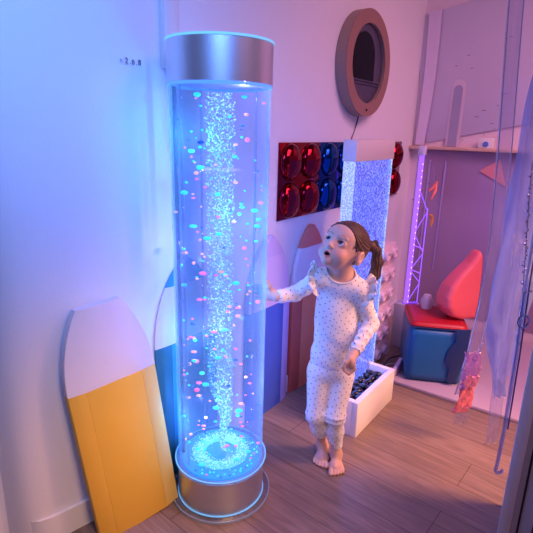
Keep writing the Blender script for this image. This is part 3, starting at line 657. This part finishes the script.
# second clear strip behind, blue sheer drape, grey cloth
s2 = ribbon('plastic_strip', [(.83, 1.60, 2.1), (.845, 1.60, 1.6), (.855, 1.60, 1.2), (.875, 1.60, .8), (.89, 1.62, .45), (.90, 1.62, .20)], .05, .0015, m_strip, crinkle=.004, seed=2); tag(s2, 'clear plastic strip hanging behind the hooked tube on the right', 'strip')
dr = ribbon('sheer_drape', [(.95, 1.70, 2.1), (.935, 1.70, 1.6), (.935, 1.70, 1.25), (.925, 1.70, .95), (.915, 1.70, .70), (.93, 1.70, .50), (.94, 1.70, .36)], .20, .002, m_film, crinkle=.010, seed=3, prof_w=lambda t: .30+.62*math.sin(PI*min(1, t*1.12))**.8 if t < .88 else .30); tag(dr, 'translucent blue sheer drape hanging at the right edge', 'drape')
gc = ribbon('grey_cloth', [(1.04, 1.82, 2.0), (1.06, 1.82, 1.5), (1.06, 1.82, 1.2), (1.07, 1.82, .95), (1.08, 1.82, .80)], .16, .003, mat('grey blue cloth', (.26, .28, .36), .7), crinkle=.014, seed=4, prof_w=lambda t: .5+.5*t); tag(gc, 'grey cloth hanging at the far right edge behind the blue drape', 'cloth')
ch = empty('bead_string', (0, 0, 0), 0, 'string of dark silver beads hanging in front of the blue drape', 'bead string'); b = bmesh.new()
m_sb = mat('dark silver bead', (.35, .36, .5), .18, 1)
r3 = random.Random(9)
for i in range(60):
    z = 1.25-i*.0125; ico(b, (.875+.035*math.sin(z*3.1)+r3.uniform(-.006, .006), 1.58+r3.uniform(-.003, .003), z), r3.uniform(.0025, .006), 1, (1, 1, r3.uniform(.6, 1.6)))
me = bpy.data.meshes.new('beads'); b.to_mesh(me); b.free(); me.materials.append(m_sb); o = bpy.data.objects.new('beads', me); C.objects.link(o); o.parent = ch; o['kind'] = 'stuff'
MB().tube([(.875+.035*math.sin(z*3.1), 1.58, z) for z in [1.28-i*.05 for i in range(17)]], .0012, 6).build('cord', m_black, ch)
# hooked tube
hk = empty('hooked_tube', (0, 0, 0), 0, 'clear tube with a curled hook end hanging beside the white cabinet', 'tube')
m_tubec = clear('blue grey clear tube', (.62, .66, .85), .20, .85, haze=.25, hazecol=(.5, .55, .85))
pts = [(.785, 1.35, 1.6), (.765, 1.35, 1.2), (.768, 1.35, .95), (.778, 1.35, .70), (.783, 1.35, .45), (.781, 1.35, .31)]
pts += [(.790+.0115*math.cos(a), 1.35, .295+.014*math.sin(a)) for a in [PI+.2+i*.33 for i in range(10)]]
MB().tube(pts, [.006]*6+[.0055]*9+[.003], 12).build('clear_tube', m_tubec, hk, smooth=True)
MB().tube([(p[0]+.010, p[1]-.002, p[2]) for p in pts[:5]], .0025, 8).build('dark_core', mat('dark violet core', (.06, .05, .16), .3), hk, smooth=True)
MB().tube([(.772+.016*math.cos(a), 1.335, .83+.020*math.sin(a)) for a in [2*PI*i/20 for i in range(20)]], .003, 8, closed=True).tube([(.760, 1.335, .85), (.758, 1.335, .92), (.78, 1.335, .925)], .003, 8).build('ring', mat('dark steel ring', (.3, .28, .36), .2, 1), hk, smooth=True)
# ================================================================== WHITE CABINET AT THE RIGHT EDGE
cbn = empty('white_cabinet', (.770, 1.262, 0), -.56, 'tall white cabinet cut off by the right edge with two narrow dark door gaps', 'cabinet')
m_cab = mat('cabinet white', (.86, .82, .84), .5); m_cabf = mat('cabinet grey door', (.62, .62, .70), .5)
MB().box((0, -.02, 0), (.034, .30, .95)).build('side_post', m_cab, cbn, bevel=.002)
MB().box((.0345, -.012, .01), (.60, .30, .94)).build('body', m_cabf, cbn, bevel=.002)
for x, z0, z1 in ((.050, .06, .62), (.090, .04, .40)): MB().box((x, -.0135, z0), (x+.006, -.0118, z1)).build('door_gap', m_black, cbn)
#GIRL
# ================================================================== THE CHILD
HR = np.array([[.728, .534, .43], [-.67, .686, .282], [-.144, -.493, .858]])     # columns: head's own left, back, up
HC = np.array([.277, 1.692, .957]); HS = .98
def hl(p): return (HR@np.array(p, float))*HS+HC                                   # head frame to world
def to_head(P): return ((P-HC.astype(np.float32))@HR.astype(np.float32))/HS
V3 = lambda *a: np.array(a, float)
SH_R = V3(.203, 1.716, .832); SH_L = V3(.352, 1.705, .792); EL_R = V3(.110, 1.715, .768); WR_R = V3(.040, 1.668, .770)
EL_L = V3(.408, 1.715, .655); WR_L = V3(.334, 1.605, .590); NECK = V3(.284, 1.735, .838)
HIP_R = V3(.224, 1.742, .425); HIP_L = V3(.316, 1.738, .42); KN_R = V3(.216, 1.715, .250); KN_L = V3(.294, 1.695, .262)
AN_R = V3(.262, 1.792, .060); AN_L = V3(.314, 1.738, .060)
def sd_head(P):
    q = to_head(P); d = sd_ell(q, (0, .012, .022), (.073, .090, .078))
    d = smin(d, sd_ell(q, (0, -.030, -.034), (.052, .057, .060)), .03)
    d = smin(d, sd_ell(q, (0, -.044, .030), (.052, .040, .042)), .02)
    for s in (-1, 1):
        d = smin(d, sd_ell(q, (s*.030, -.050, -.044), (.026, .026, .025)), .016)
        d = smax(d, -sd_ell(q, (s*.029, -.094, .003), (.017, .012, .010)), .012)
    d = smin(d, sd_ell(q, (0, -.068, -.078), (.017, .015, .014)), .02)
    d = smin(d, sd_cap(q, (0, -.078, .004), (0, -.092, -.021), .005, .0075), .012)
    d = smin(d, sd_ell(q, (0, -.0945, -.025), (.0088, .0085, .0075)), .006)
    for s in (-1, 1):
        d = smin(d, sd_ell(q, (s*.0085, -.089, -.028), (.0058, .007, .0055)), .004)
        d = smax(d, -sd_ell(q, (s*.0045, -.0955, -.0335), (.0024, .004, .0026)), .002)
        lid = sd_ell(q, (s*.028, -.0668, -.001), (.0172, .0158, .0140)); d = smin(d, lid, .007)
        d = smax(d, -sd_ell(q, (s*.028, -.084, -.0008), (.0140, .018, .0088)), .0015)
        d = smin(d, sd_cap(q, (s*.016, -.083, .018), (s*.040, -.073, .019), .003, .002), .009)
        e = sd_ell(q, (s*.077, .008, -.014), (.0115, .019, .029)); e = smax(e, -sd_ell(q, (s*.091, .003, -.011), (.0095, .0115, .019)), .004)
        e = smin(e, sd_ell(q, (s*.080, -.004, -.016), (.004, .004, .007)), .003); d = smin(d, e, .005)
    lips = np.minimum(sd_cap(q, (-.0135, -.0815, -.0530), (-.003, -.0890, -.0455), .0022, .0040), sd_cap(q, (.0135, -.0815, -.0530), (.003, -.0890, -.0455), .0022, .0040))
    lips = np.minimum(lips, np.minimum(sd_cap(q, (-.0125, -.0810, -.0545), (0, -.0862, -.0660), .0025, .0046), sd_cap(q, (.0125, -.0810, -.0545), (0, -.0862, -.0660), .0025, .0046)))
    d = smin(d, lips, .004)
    d = smax(d, -sd_ell(q, (0, -.090, -.0550), (.0115, .020, .0072)), .002)
    return d*HS
def chain(P, pts, rs, k=.004):
    d = None
    for i in range(len(pts)-1):
        e = sd_cap(P, pts[i], pts[i+1], rs[i], rs[i+1]); d = e if d is None else smin(d, e, k)
    return d
def sd_foot(P, ankle, heel, fwd, med):
    f = np.array([*fwd, 0.]); f /= np.linalg.norm(f); l = np.array([-f[1], f[0], 0])*med; h = np.array(heel); z = V3(0, 0, 1)
    d = sd_ell(P, h+z*.022, (.021, .021, .022)); d = smin(d, sd_cap(P, ankle, h+z*.024+f*.01, .0245, .024), .02)
    d = smin(d, sd_cap(P, h+f*.028+z*.040, h+f*.085+l*.004+z*.017, .023, .015), .02)
    d = smin(d, sd_cap(P, h+f*.075+l*.015+z*.016, h+f*.068-l*.016+z*.013, .0165, .0135), .016)
    d = smin(d, sd_cap(P, h+z*.016, h+f*.075-l*.012+z*.012, .017, .012), .014)
    for i, (o, a, r) in enumerate([(.0220, .1190, .0098), (.0065, .1180, .0070), (-.0065, .1135, .0066), (-.0185, .1070, .0062), (-.0290, .0985, .0060)]):
        b0 = h+f*(.078-i*.002)+l*o*.85+z*.013; b1 = h+f*(a-.013)+l*o+z*.0125; b2 = h+f*(a-.003)+l*o+z*(.0075 if i else .0085)
        d = smin(d, chain(P, [b0, b1, b2], [r*1.0, r*.93, r*.95]), .0032)
    return smax(d, -P[:, 2]+.0005, .004)
# her left hand: loosely closed, thumb against the forefinger
HP = V3(.311, 1.576, .572)
lh_pts = []
for i in range(4):
    y = -.017+i*.0115; s = (1, 1.06, 1, .84)[i]
    lh_pts.append([HP+V3(.009, y, -.006), HP+V3(.014*s, y-.004, -.032*s), HP+V3(-.005*s, y-.007, -.047*s), HP+V3(-.019*s, y-.006, -.036*s)])
lh_th = [HP+V3(-.004, -.014, .008), HP+V3(-.019, -.022, -.003), HP+V3(-.026, -.025, -.018), HP+V3(-.023, -.022, -.032)]
RP = V3(.012, 1.678, .776)
rh_pts = []
for i in range(4):
    z = .020-i*.0125; s = (.92, 1, .95, .8)[i]
    rh_pts.append([RP+V3(-.006, .004, z), RP+V3(-.026*s, .014, z*1.15), RP+V3(-.044*s, .027*s, z*1.25), RP+V3(-.060*s, .036*s, z*1.3)])
rh_th = [RP+V3(.006, -.004, .016), RP+V3(-.002, -.010, .034), RP+V3(-.008, -.006, .048), RP+V3(-.013, -.002, .056)]
def sd_hand(P, wr, palm, ax, fing, th, rpalm):
    d = sd_cap(P, wr, palm, .0175, .018)
    d = smin(d, rpalm, .012)
    for k, p in enumerate(fing): d = smin(d, chain(P, p, [.0080, .0070, .0064, .0056] if k < 3 else [.0070, .0062, .0056, .0050], .003), .0035)
    return smin(d, chain(P, th, [.0095, .0080, .0070, .0060], .004), .006)
def sd_torso(P, g=0):
    d = sd_ell(P, (.282, 1.738, .735), (.082+g, .056+g, .105+g)); d = smin(d, sd_ell(P, (.277, 1.735, .625), (.080+g, .064+g, .11+g)), .05)
    d = smin(d, sd_ell(P, (.270, 1.742, .500), (.082+g, .062+g, .085+g)), .05)
    d = smin(d, sd_cap(P, SH_R, SH_L, .031+g, .031+g), .035); d = smin(d, sd_cap(P, SH_L, (.284, 1.735, .842), .028+g, .036+g), .03)
    return smin(d, sd_cap(P, SH_R, (.284, 1.735, .842), .028+g, .036+g), .03)
def sd_legs(P, g=0, ends=True):
    d = sd_ell(P, (.269, 1.745, .455), (.083+g, .062+g, .070+g))
    for hp, kn, an in ((HIP_R, KN_R, AN_R), (HIP_L, KN_L, AN_L)):
        mid = (hp+kn)/2; e = sd_cap(P, hp, kn, .047+g, .033+g); c = kn*.55+an*.45+V3(0, .008, 0)
        e = smin(e, sd_cap(P, kn, c, .032+g, .029+g), .02); e = smin(e, sd_cap(P, c, an, .029+g, .022+g), .02); d = smin(d, e, .018)
    return d
def body_fn(P):
    d = sd_head(P)
    d = smin(d, sd_cap(P, NECK, hl((0, .022, -.045)), .042, .040), .022)
    d = smin(d, sd_torso(P, -.004), .02)
    for a, b, c in ((SH_R, EL_R, WR_R), (SH_L, EL_L, WR_L)):
        e = smin(sd_cap(P, a, b, .026, .021), sd_cap(P, b, c, .021, .016), .01); d = smin(d, e, .015)
    d = smin(d, sd_legs(P, -.004), .02)
    hL = sd_hand(P, WR_L, HP+V3(.002, 0, 0), None, lh_pts, lh_th, sd_ell(P, HP+V3(.003, -.002, -.010), (.016, .026, .025)))
    hR = sd_hand(P, WR_R, RP+V3(.008, 0, 0), None, rh_pts, rh_th, sd_ell(P, RP+V3(.004, .003, 0), (.024, .013, .026)))
    d = smin(d, hL, .006); d = smin(d, hR, .006)
    d = smin(d, sd_foot(P, AN_R, (.268, 1.822, 0), (-.16, -1), 1), .01)
    return smin(d, sd_foot(P, AN_L, (.322, 1.772, 0), (-.13, -1), -1), .01)
def skin_mat():
    M = mat('child skin', (.70, .42, .32), .48, sss=.15); nt = M.node_tree; a = nt.nodes.new('ShaderNodeAttribute'); a.attribute_name = 'tone'
    nt.links.new(a.outputs['Color'], nt.nodes['Principled BSDF'].inputs['Base Color']); return M
girl = empty('person', (.29, 1.745, 0), 0, 'small child in pale dotted two-piece outfit looking up and touching the tall tube', 'person')
def under(o): o.parent = girl; o.matrix_parent_inverse = Matrix.Translation(-girl.location); return o
body = sdf_mesh('body', body_fn, (-.065, 1.515, -.006), (.46, 1.87, 1.06), .0018, skin_mat()); under(body)
nv = len(body.data.vertices); co = np.empty(nv*3, np.float32); body.data.vertices.foreach_get('co', co); co = co.reshape(-1, 3); q = to_head(co)
col = np.tile(np.array([.70, .43, .33, 1], np.float32), (nv, 1))
def paint(mask, c):
    mask = np.clip(mask, 0, 1)[:, None]; col[:, :3] = col[:, :3]*(1-mask)+np.array(c, np.float32)*mask
front = q[:, 1] < -.03
for s in (-1, 1):
    paint(.55*np.exp(-(((q[:, 0]-s*.042)/.017)**2+((q[:, 2]+.034)/.016)**2)*1.0)*front, (.74, .28, .24))
    bl = sd_cap(q*V3(1, 0, 1).astype(np.float32), (s*.013, 0, .0215), (s*.030, 0, .0255), .0022, .0020); bl = np.minimum(bl, sd_cap(q*V3(1, 0, 1).astype(np.float32), (s*.030, 0, .0255), (s*.042, 0, .020), .002, .001))
    paint(.55*np.clip(1-bl/.0018, 0, 1)*front, (.26, .13, .09))
    ring = np.sqrt(((q[:, 0]-s*.028)/.0147)**2+((q[:, 2]+.0008)/.0094)**2); paint(.75*np.clip(1-np.abs(ring-1)/.12, 0, 1)*front*(q[:, 2] > .001), (.16, .08, .07))
mo = np.sqrt((q[:, 0]/.0165)**2+((q[:, 2]+.0545)/.0135)**2); paint(.75*np.clip((1.05-mo)/.25, 0, 1)*(q[:, 1] < -.074), (.62, .20, .19))
mi_ = np.sqrt((q[:, 0]/.0112)**2+((q[:, 2]+.0550)/.0070)**2); paint(np.clip((1.05-mi_)/.2, 0, 1)*(q[:, 1] < -.03)*(np.abs(q[:, 0]) < .02), (.10, .02, .025))
at = body.data.color_attributes.new('tone', 'FLOAT_COLOR', 'POINT'); at.data.foreach_set('color', col.ravel())
# eyes
m_eye = mat('eye white', (.78, .76, .76), .12, coat=.5); m_iris = mat('blue grey iris', (.018, .025, .04), .15, coat=.8); m_pup = mat('pupil', (.005, .005, .005), .05, coat=1); m_hl = None
gaze = (V3(-.16, 1.50, 1.62)-HC); gaze = (HR.T@gaze); gaze /= np.linalg.norm(gaze); gaze = gaze*.55+V3(0, -.62, .12); gaze /= np.linalg.norm(gaze)
for s in (-1, 1):
    c = Vector(hl((s*.028, -.0655, -.001))); b = bmesh.new(); bmesh.ops.create_uvsphere(b, u_segments=32, v_segments=20, radius=.0138)
    me = bpy.data.meshes.new('eye'); b.to_mesh(me); b.free(); me.materials.append(m_eye); me.polygons.foreach_set('use_smooth', [True]*len(me.polygons))
    e = bpy.data.objects.new('eye', me); C.objects.link(e); e.location = c; under(e)
    gd = Vector(HR@gaze).to_track_quat('Z', 'Y')
    for nm, r0, hgt, mm in (('iris', .0086, .0003, m_iris), ('pupil', .0038, .0006, m_pup)):
        mb = MB(); R_ = .0138+hgt; a0 = math.asin(r0/R_); pr = [(R_*math.sin(a0*i/8), R_*math.cos(a0*i/8)) for i in range(9)]
        o = mb.lathe(pr, 32).build(nm, mm, e, smooth=True); o.rotation_mode = 'QUATERNION'; o.rotation_quaternion = gd
# hair
TIE = V3(.398, 1.765, .949); TL = (HR.T@(TIE-HC))/HS
PT = [TIE, TIE+V3(.020, .004, -.018), V3(.424, 1.772, .885), V3(.420, 1.772, .835), V3(.404, 1.765, .795), V3(.388, 1.758, .768)]
def hair_ang(q): return np.arctan2(q[:, 2]-TL[2], q[:, 0]-TL[0])
def hair_fn(P):
    q = to_head(P); d = sd_ell(q, (0, .014, .024), (.0795, .0945, .083)); d = smin(d, sd_ell(q, (0, -.038, .034), (.0555, .044, .044)), .02)
    pl_ = q@np.array([0, -.80, -.60], np.float32)-.019; d = smax(d, pl_, .010)
    d = smax(d, -sd_ell(q, (.078, -.002, -.022), (.030, .023, .031)), .006); d = smax(d, -sd_ell(q, (-.078, -.002, -.022), (.030, .023, .031)), .006)
    a = hair_ang(q); rr = np.hypot(q[:, 2]-TL[2], q[:, 0]-TL[0]); d = d*HS+(.0009*np.sin(a*34)+.0007*np.sin(a*61+q[:, 1]*40))*np.clip(rr/.02, 0, 1)
    d = smin(d, sd_ell(P, TIE+V3(-.006, -.004, 0), (.022, .020, .022)), .015)
    t = chain(P, PT, [.013, .016, .021, .019, .012, .003], .012)
    t = t+.0012*np.sin((P[:, 0]+P[:, 1]*.7)*520)+.0008*np.sin((P[:, 0]-P[:, 1]*.5)*900)
    return smin(d, t, .006)
def hair_mat():
    M = mat('light brown hair', (.16, .08, .05), .55); nt = M.node_tree; a = nt.nodes.new('ShaderNodeAttribute'); a.attribute_name = 'tone'
    nt.links.new(a.outputs['Color'], nt.nodes['Principled BSDF'].inputs['Base Color']); return M
hair = sdf_mesh('hair', hair_fn, (.165, 1.57, .74), (.47, 1.84, 1.07), .0017, hair_mat()); under(hair)
nv = len(hair.data.vertices); co = np.empty(nv*3, np.float32); hair.data.vertices.foreach_get('co', co); co = co.reshape(-1, 3); q = to_head(co); a = hair_ang(q)
s_ = .5+.25*np.sin(a*34+1)+.15*np.sin(a*83)+.12*np.sin(a*151+q[:, 1]*30); pon = co[:, 2] < .93; s_ = np.where(pon & (q[:, 1] > .07), .5+.3*np.sin((co[:, 0]+co[:, 1]*.7)*520)+.2*np.sin((co[:, 0])*1300), s_)
s_ = np.clip(s_, 0, 1)[:, None]; col = np.ones((nv, 4), np.float32); col[:, :3] = np.array([.028, .013, .011])*(1-s_)+np.array([.16, .082, .06])*s_
at = hair.data.color_attributes.new('tone', 'FLOAT_COLOR', 'POINT'); at.data.foreach_set('color', col.ravel())
b = bmesh.new(); bmesh.ops.create_uvsphere(b, u_segments=24, v_segments=16, radius=.015); me = bpy.data.meshes.new('hair_tie'); b.to_mesh(me); b.free(); me.materials.append(mat('dark hair tie', (.03, .012, .02), .6, bump=.5, bscale=200)); me.polygons.foreach_set('use_smooth', [True]*len(me.polygons))
o = bpy.data.objects.new('hair_tie', me); C.objects.link(o); o.location = TIE+V3(.012, .002, .006); o.scale = (.85, 1, 1.15); under(o)
fly = MB(); rf = random.Random(2)
for i in range(420):
    a = rf.uniform(-.35, 3.5); dr_ = np.array([math.cos(a), math.sin(a)]); pts = []
    lead = rf.uniform(0, .010); w_ = rf.uniform(-.12, .12)
    for j in range(9):
        t = j/8; best = None
        # walk back over the skull from the hairline to the tie
        be = -.62+t*1.75; ck = math.cos(be); y = .014+.0955*math.sin(be); x = .0800*ck*math.cos(a+w_*t); z = .024+.0835*ck*math.sin(a+w_*t)
        if t == 0: off = 1.0-.02
        else: off = 1.0+(.022*rf.random() if i % 6 == 0 else .006)
        x *= off; z = .024+(z-.024)*off; m__ = t**2.2; pts.append((x*(1-m__)+TL[0]*m__, y*(1-m__*.9)+TL[1]*m__*.9, z*(1-m__)+TL[2]*m__))
    pts = [p for p in pts if p[1]*.80+p[2]*.60 > -.030-lead and not (abs(p[0]) > .052 and abs(p[1]) < .024 and p[2] < .012)]
    if len(pts) > 2: fly.tube([hl(p) for p in pts], [.0002]+[.00055]*(len(pts)-2)+[.0003], 4)
o = fly.build('stray_hair', mat('fine hair', (.17, .09, .06), .4)); o['kind'] = 'stuff'; under(o)
# clothes
def fabric(name, base, dot):
    M = mat(name, base, .82, sheen=.3, bump=.15, bscale=260); nt = M.node_tree; bs = nt.nodes['Principled BSDF']
    tc = nt.nodes.new('ShaderNodeTexCoord'); mp = nt.nodes.new('ShaderNodeMapping'); mp.inputs['Rotation'].default_value = (0, .6, 0); nt.links.new(tc.outputs['Object'], mp.inputs[0])
    sx = nt.nodes.new('ShaderNodeSeparateXYZ'); nt.links.new(mp.outputs[0], sx.inputs[0]); cx = nt.nodes.new('ShaderNodeCombineXYZ'); nt.links.new(sx.outputs['X'], cx.inputs['X']); nt.links.new(sx.outputs['Z'], cx.inputs['Y'])
    v = nt.nodes.new('ShaderNodeTexVoronoi'); v.voronoi_dimensions = '2D'; v.inputs['Scale'].default_value = 50; v.inputs['Randomness'].default_value = .30; nt.links.new(cx.outputs[0], v.inputs['Vector'])
    lt = nt.nodes.new('ShaderNodeMapRange'); lt.inputs[1].default_value = .095; lt.inputs[2].default_value = .14; nt.links.new(v.outputs['Distance'], lt.inputs[0])
    mx = nt.nodes.new('ShaderNodeMix'); mx.data_type = 'RGBA'; mx.inputs[6].default_value = (*dot, 1); mx.inputs[7].default_value = (*base, 1)
    nt.links.new(lt.outputs[0], mx.inputs[0]); nt.links.new(mx.outputs[2], bs.inputs['Base Color']); return M
m_fab = fabric('dotted cotton', (.86, .83, .78), (.22, .20, .24))
def wr(P, a, b, f, amp):      # soft wrinkles across a limb
    a = np.array(a, np.float32); d = np.array(b, np.float32)-a; L_ = np.linalg.norm(d); s = ((P-a)@d)/L_
    off = P-a-(s/L_)[:, None]*d; ph = np.arctan2(off[:, 0], off[:, 1]); return amp*np.sin(s*f+1.2*np.sin(ph*1.0+s*9))*np.clip(s/L_*2, 0, 1)*(s < L_*1.02)
def top_fn(P):
    d = sd_torso(P, .004)+.0012*np.sin(P[:, 2]*95+P[:, 0]*60)*np.clip((.68-P[:, 2])/.1, 0, 1)
    r = smin(sd_cap(P, SH_R, EL_R, .034, .029), sd_cap(P, EL_R, WR_R, .029, .0245), .012); r = r+wr(P, SH_R, EL_R, 150, .0014)+wr(P, EL_R, WR_R, 170, .0012)
    l = smin(sd_cap(P, SH_L, EL_L, .034, .030), sd_cap(P, EL_L, WR_L-V3(.0, .0, .0), .030, .0235), .014); l = l+wr(P, SH_L, EL_L, 150, .0012)+wr(P, EL_L, WR_L, 190, .0022)
    fr = (WR_R-EL_R)/np.linalg.norm(WR_R-EL_R); fl_ = (WR_L-EL_L)/np.linalg.norm(WR_L-EL_L)
    r = smax(r, ((P-(WR_R-fr*.002))@fr.astype(np.float32)), .003); l = smax(l, ((P-(WR_L+fl_*.004))@fl_.astype(np.float32)), .003)
    d = smin(smin(d, r, .014), l, .014)
    hem = -(P[:, 2]-.462-.12*(P[:, 0]-.27))+.004*np.sin(P[:, 0]*70); d = smax(d, hem, .006)
    return smax(d, -sd_ell(P, (.280, 1.695, .872), (.060, .060, .050)), .004)
top = sdf_mesh('dotted_top', top_fn, (-.01, 1.54, .43), (.47, 1.84, .91), .0026, m_fab); under(top)
def leg_fn(P):
    d = sd_legs(P, .0035)
    for kn, an, zc in ((KN_R, AN_R, .112), (KN_L, AN_L, .090)):
        near = np.hypot(P[:, 0]-(kn[0]+an[0])/2, P[:, 1]-(kn[1]+an[1])/2) < .075
        d = d-np.where(near, .004*np.exp(-((P[:, 2]-kn[2]+.022)/.007)**2)+.003*np.exp(-((P[:, 2]-kn[2]-.004)/.006)**2), 0)
        d = np.where(near, smax(d, zc-P[:, 2], .003), d)
    return smax(d, P[:, 2]-.515, .005)
leg = sdf_mesh('dotted_leggings', leg_fn, (.14, 1.62, .07), (.40, 1.86, .54), .0026, m_fab); under(leg)
# collar band
cp = []
for i in range(48):
    a = 2*PI*i/48; lo_, hi_ = -PI/2, PI*.45
    E_ = lambda t: np.array([.280+.060*math.cos(t)*math.cos(a), 1.695+.060*math.cos(t)*math.sin(a), .872+.050*math.sin(t)])
    for _ in range(26):
        mz = (lo_+hi_)/2
        if sd_torso(E_(mz)[None].astype(np.float32), .004)[0] < 0: lo_ = mz
        else: hi_ = mz
    cp.append(tuple(E_(lo_)))
cp = [tuple((np.array(cp[i-1])+2*np.array(cp[i])+np.array(cp[(i+1) % 48]))/4) for i in range(48)]
o = MB().tube(cp, .0042, 10, closed=True).build('collar_band', mat('collar rib', (.78, .74, .70), .8), smooth=True); under(o)
# shoulder ruffles
def ruffle(path, outd, wdt, waves, seed):
    P = [np.array(p) for p in path]; n = 90; V = []; rows = 7; rr = random.Random(seed); ph = rr.uniform(0, 6)
    for i in range(n+1):
        t = i/n*(len(P)-1); k = min(int(t), len(P)-2); s = t-k; p0, p1, p2, p3 = P[max(k-1, 0)], P[k], P[k+1], P[min(k+2, len(P)-1)]
        c = .5*((2*p1)+(p2-p0)*s+(2*p0-5*p1+4*p2-p3)*s*s+(3*p1-p0-3*p2+p3)*s**3); tg_ = (p2-p1)/np.linalg.norm(p2-p1)
        o_ = np.array(outd(i/n)); o_ = o_-tg_*o_.dot(tg_); o_ /= np.linalg.norm(o_); sd_ = np.cross(tg_, o_); env = math.sin(PI*i/n)**.6
        for j in range(rows):
            q_ = j/(rows-1); V.append(c+o_*wdt*q_*env+sd_*(.0095*q_**1.1*math.sin(waves*2*PI*i/n+ph))*env+tg_*(.004*q_*math.cos(waves*2*PI*i/n+ph)))
    o = mobj('shoulder_ruffle', V, [(i*rows+j, (i+1)*rows+j, (i+1)*rows+j+1, i*rows+j+1) for i in range(n) for j in range(rows-1)], m_fab, None, True)
    m_ = o.modifiers.new('s', 'SOLIDIFY'); m_.thickness = .0016; return under(o)
ruffle([(.196, 1.672, .778), (.183, 1.678, .815), (.186, 1.694, .850), (.196, 1.718, .867), (.200, 1.742, .850), (.198, 1.755, .82)], lambda t: (-.65, -.35+.5*t, .55+.6*math.sin(PI*t)), .040, 7, 1)
ruffle([(.352, 1.665, .745), (.372, 1.668, .775), (.378, 1.684, .805), (.376, 1.706, .824), (.370, 1.73, .815), (.362, 1.745, .79)], lambda t: (.85, -.35+.5*t, .35+.5*math.sin(PI*t)), .040, 7, 2)
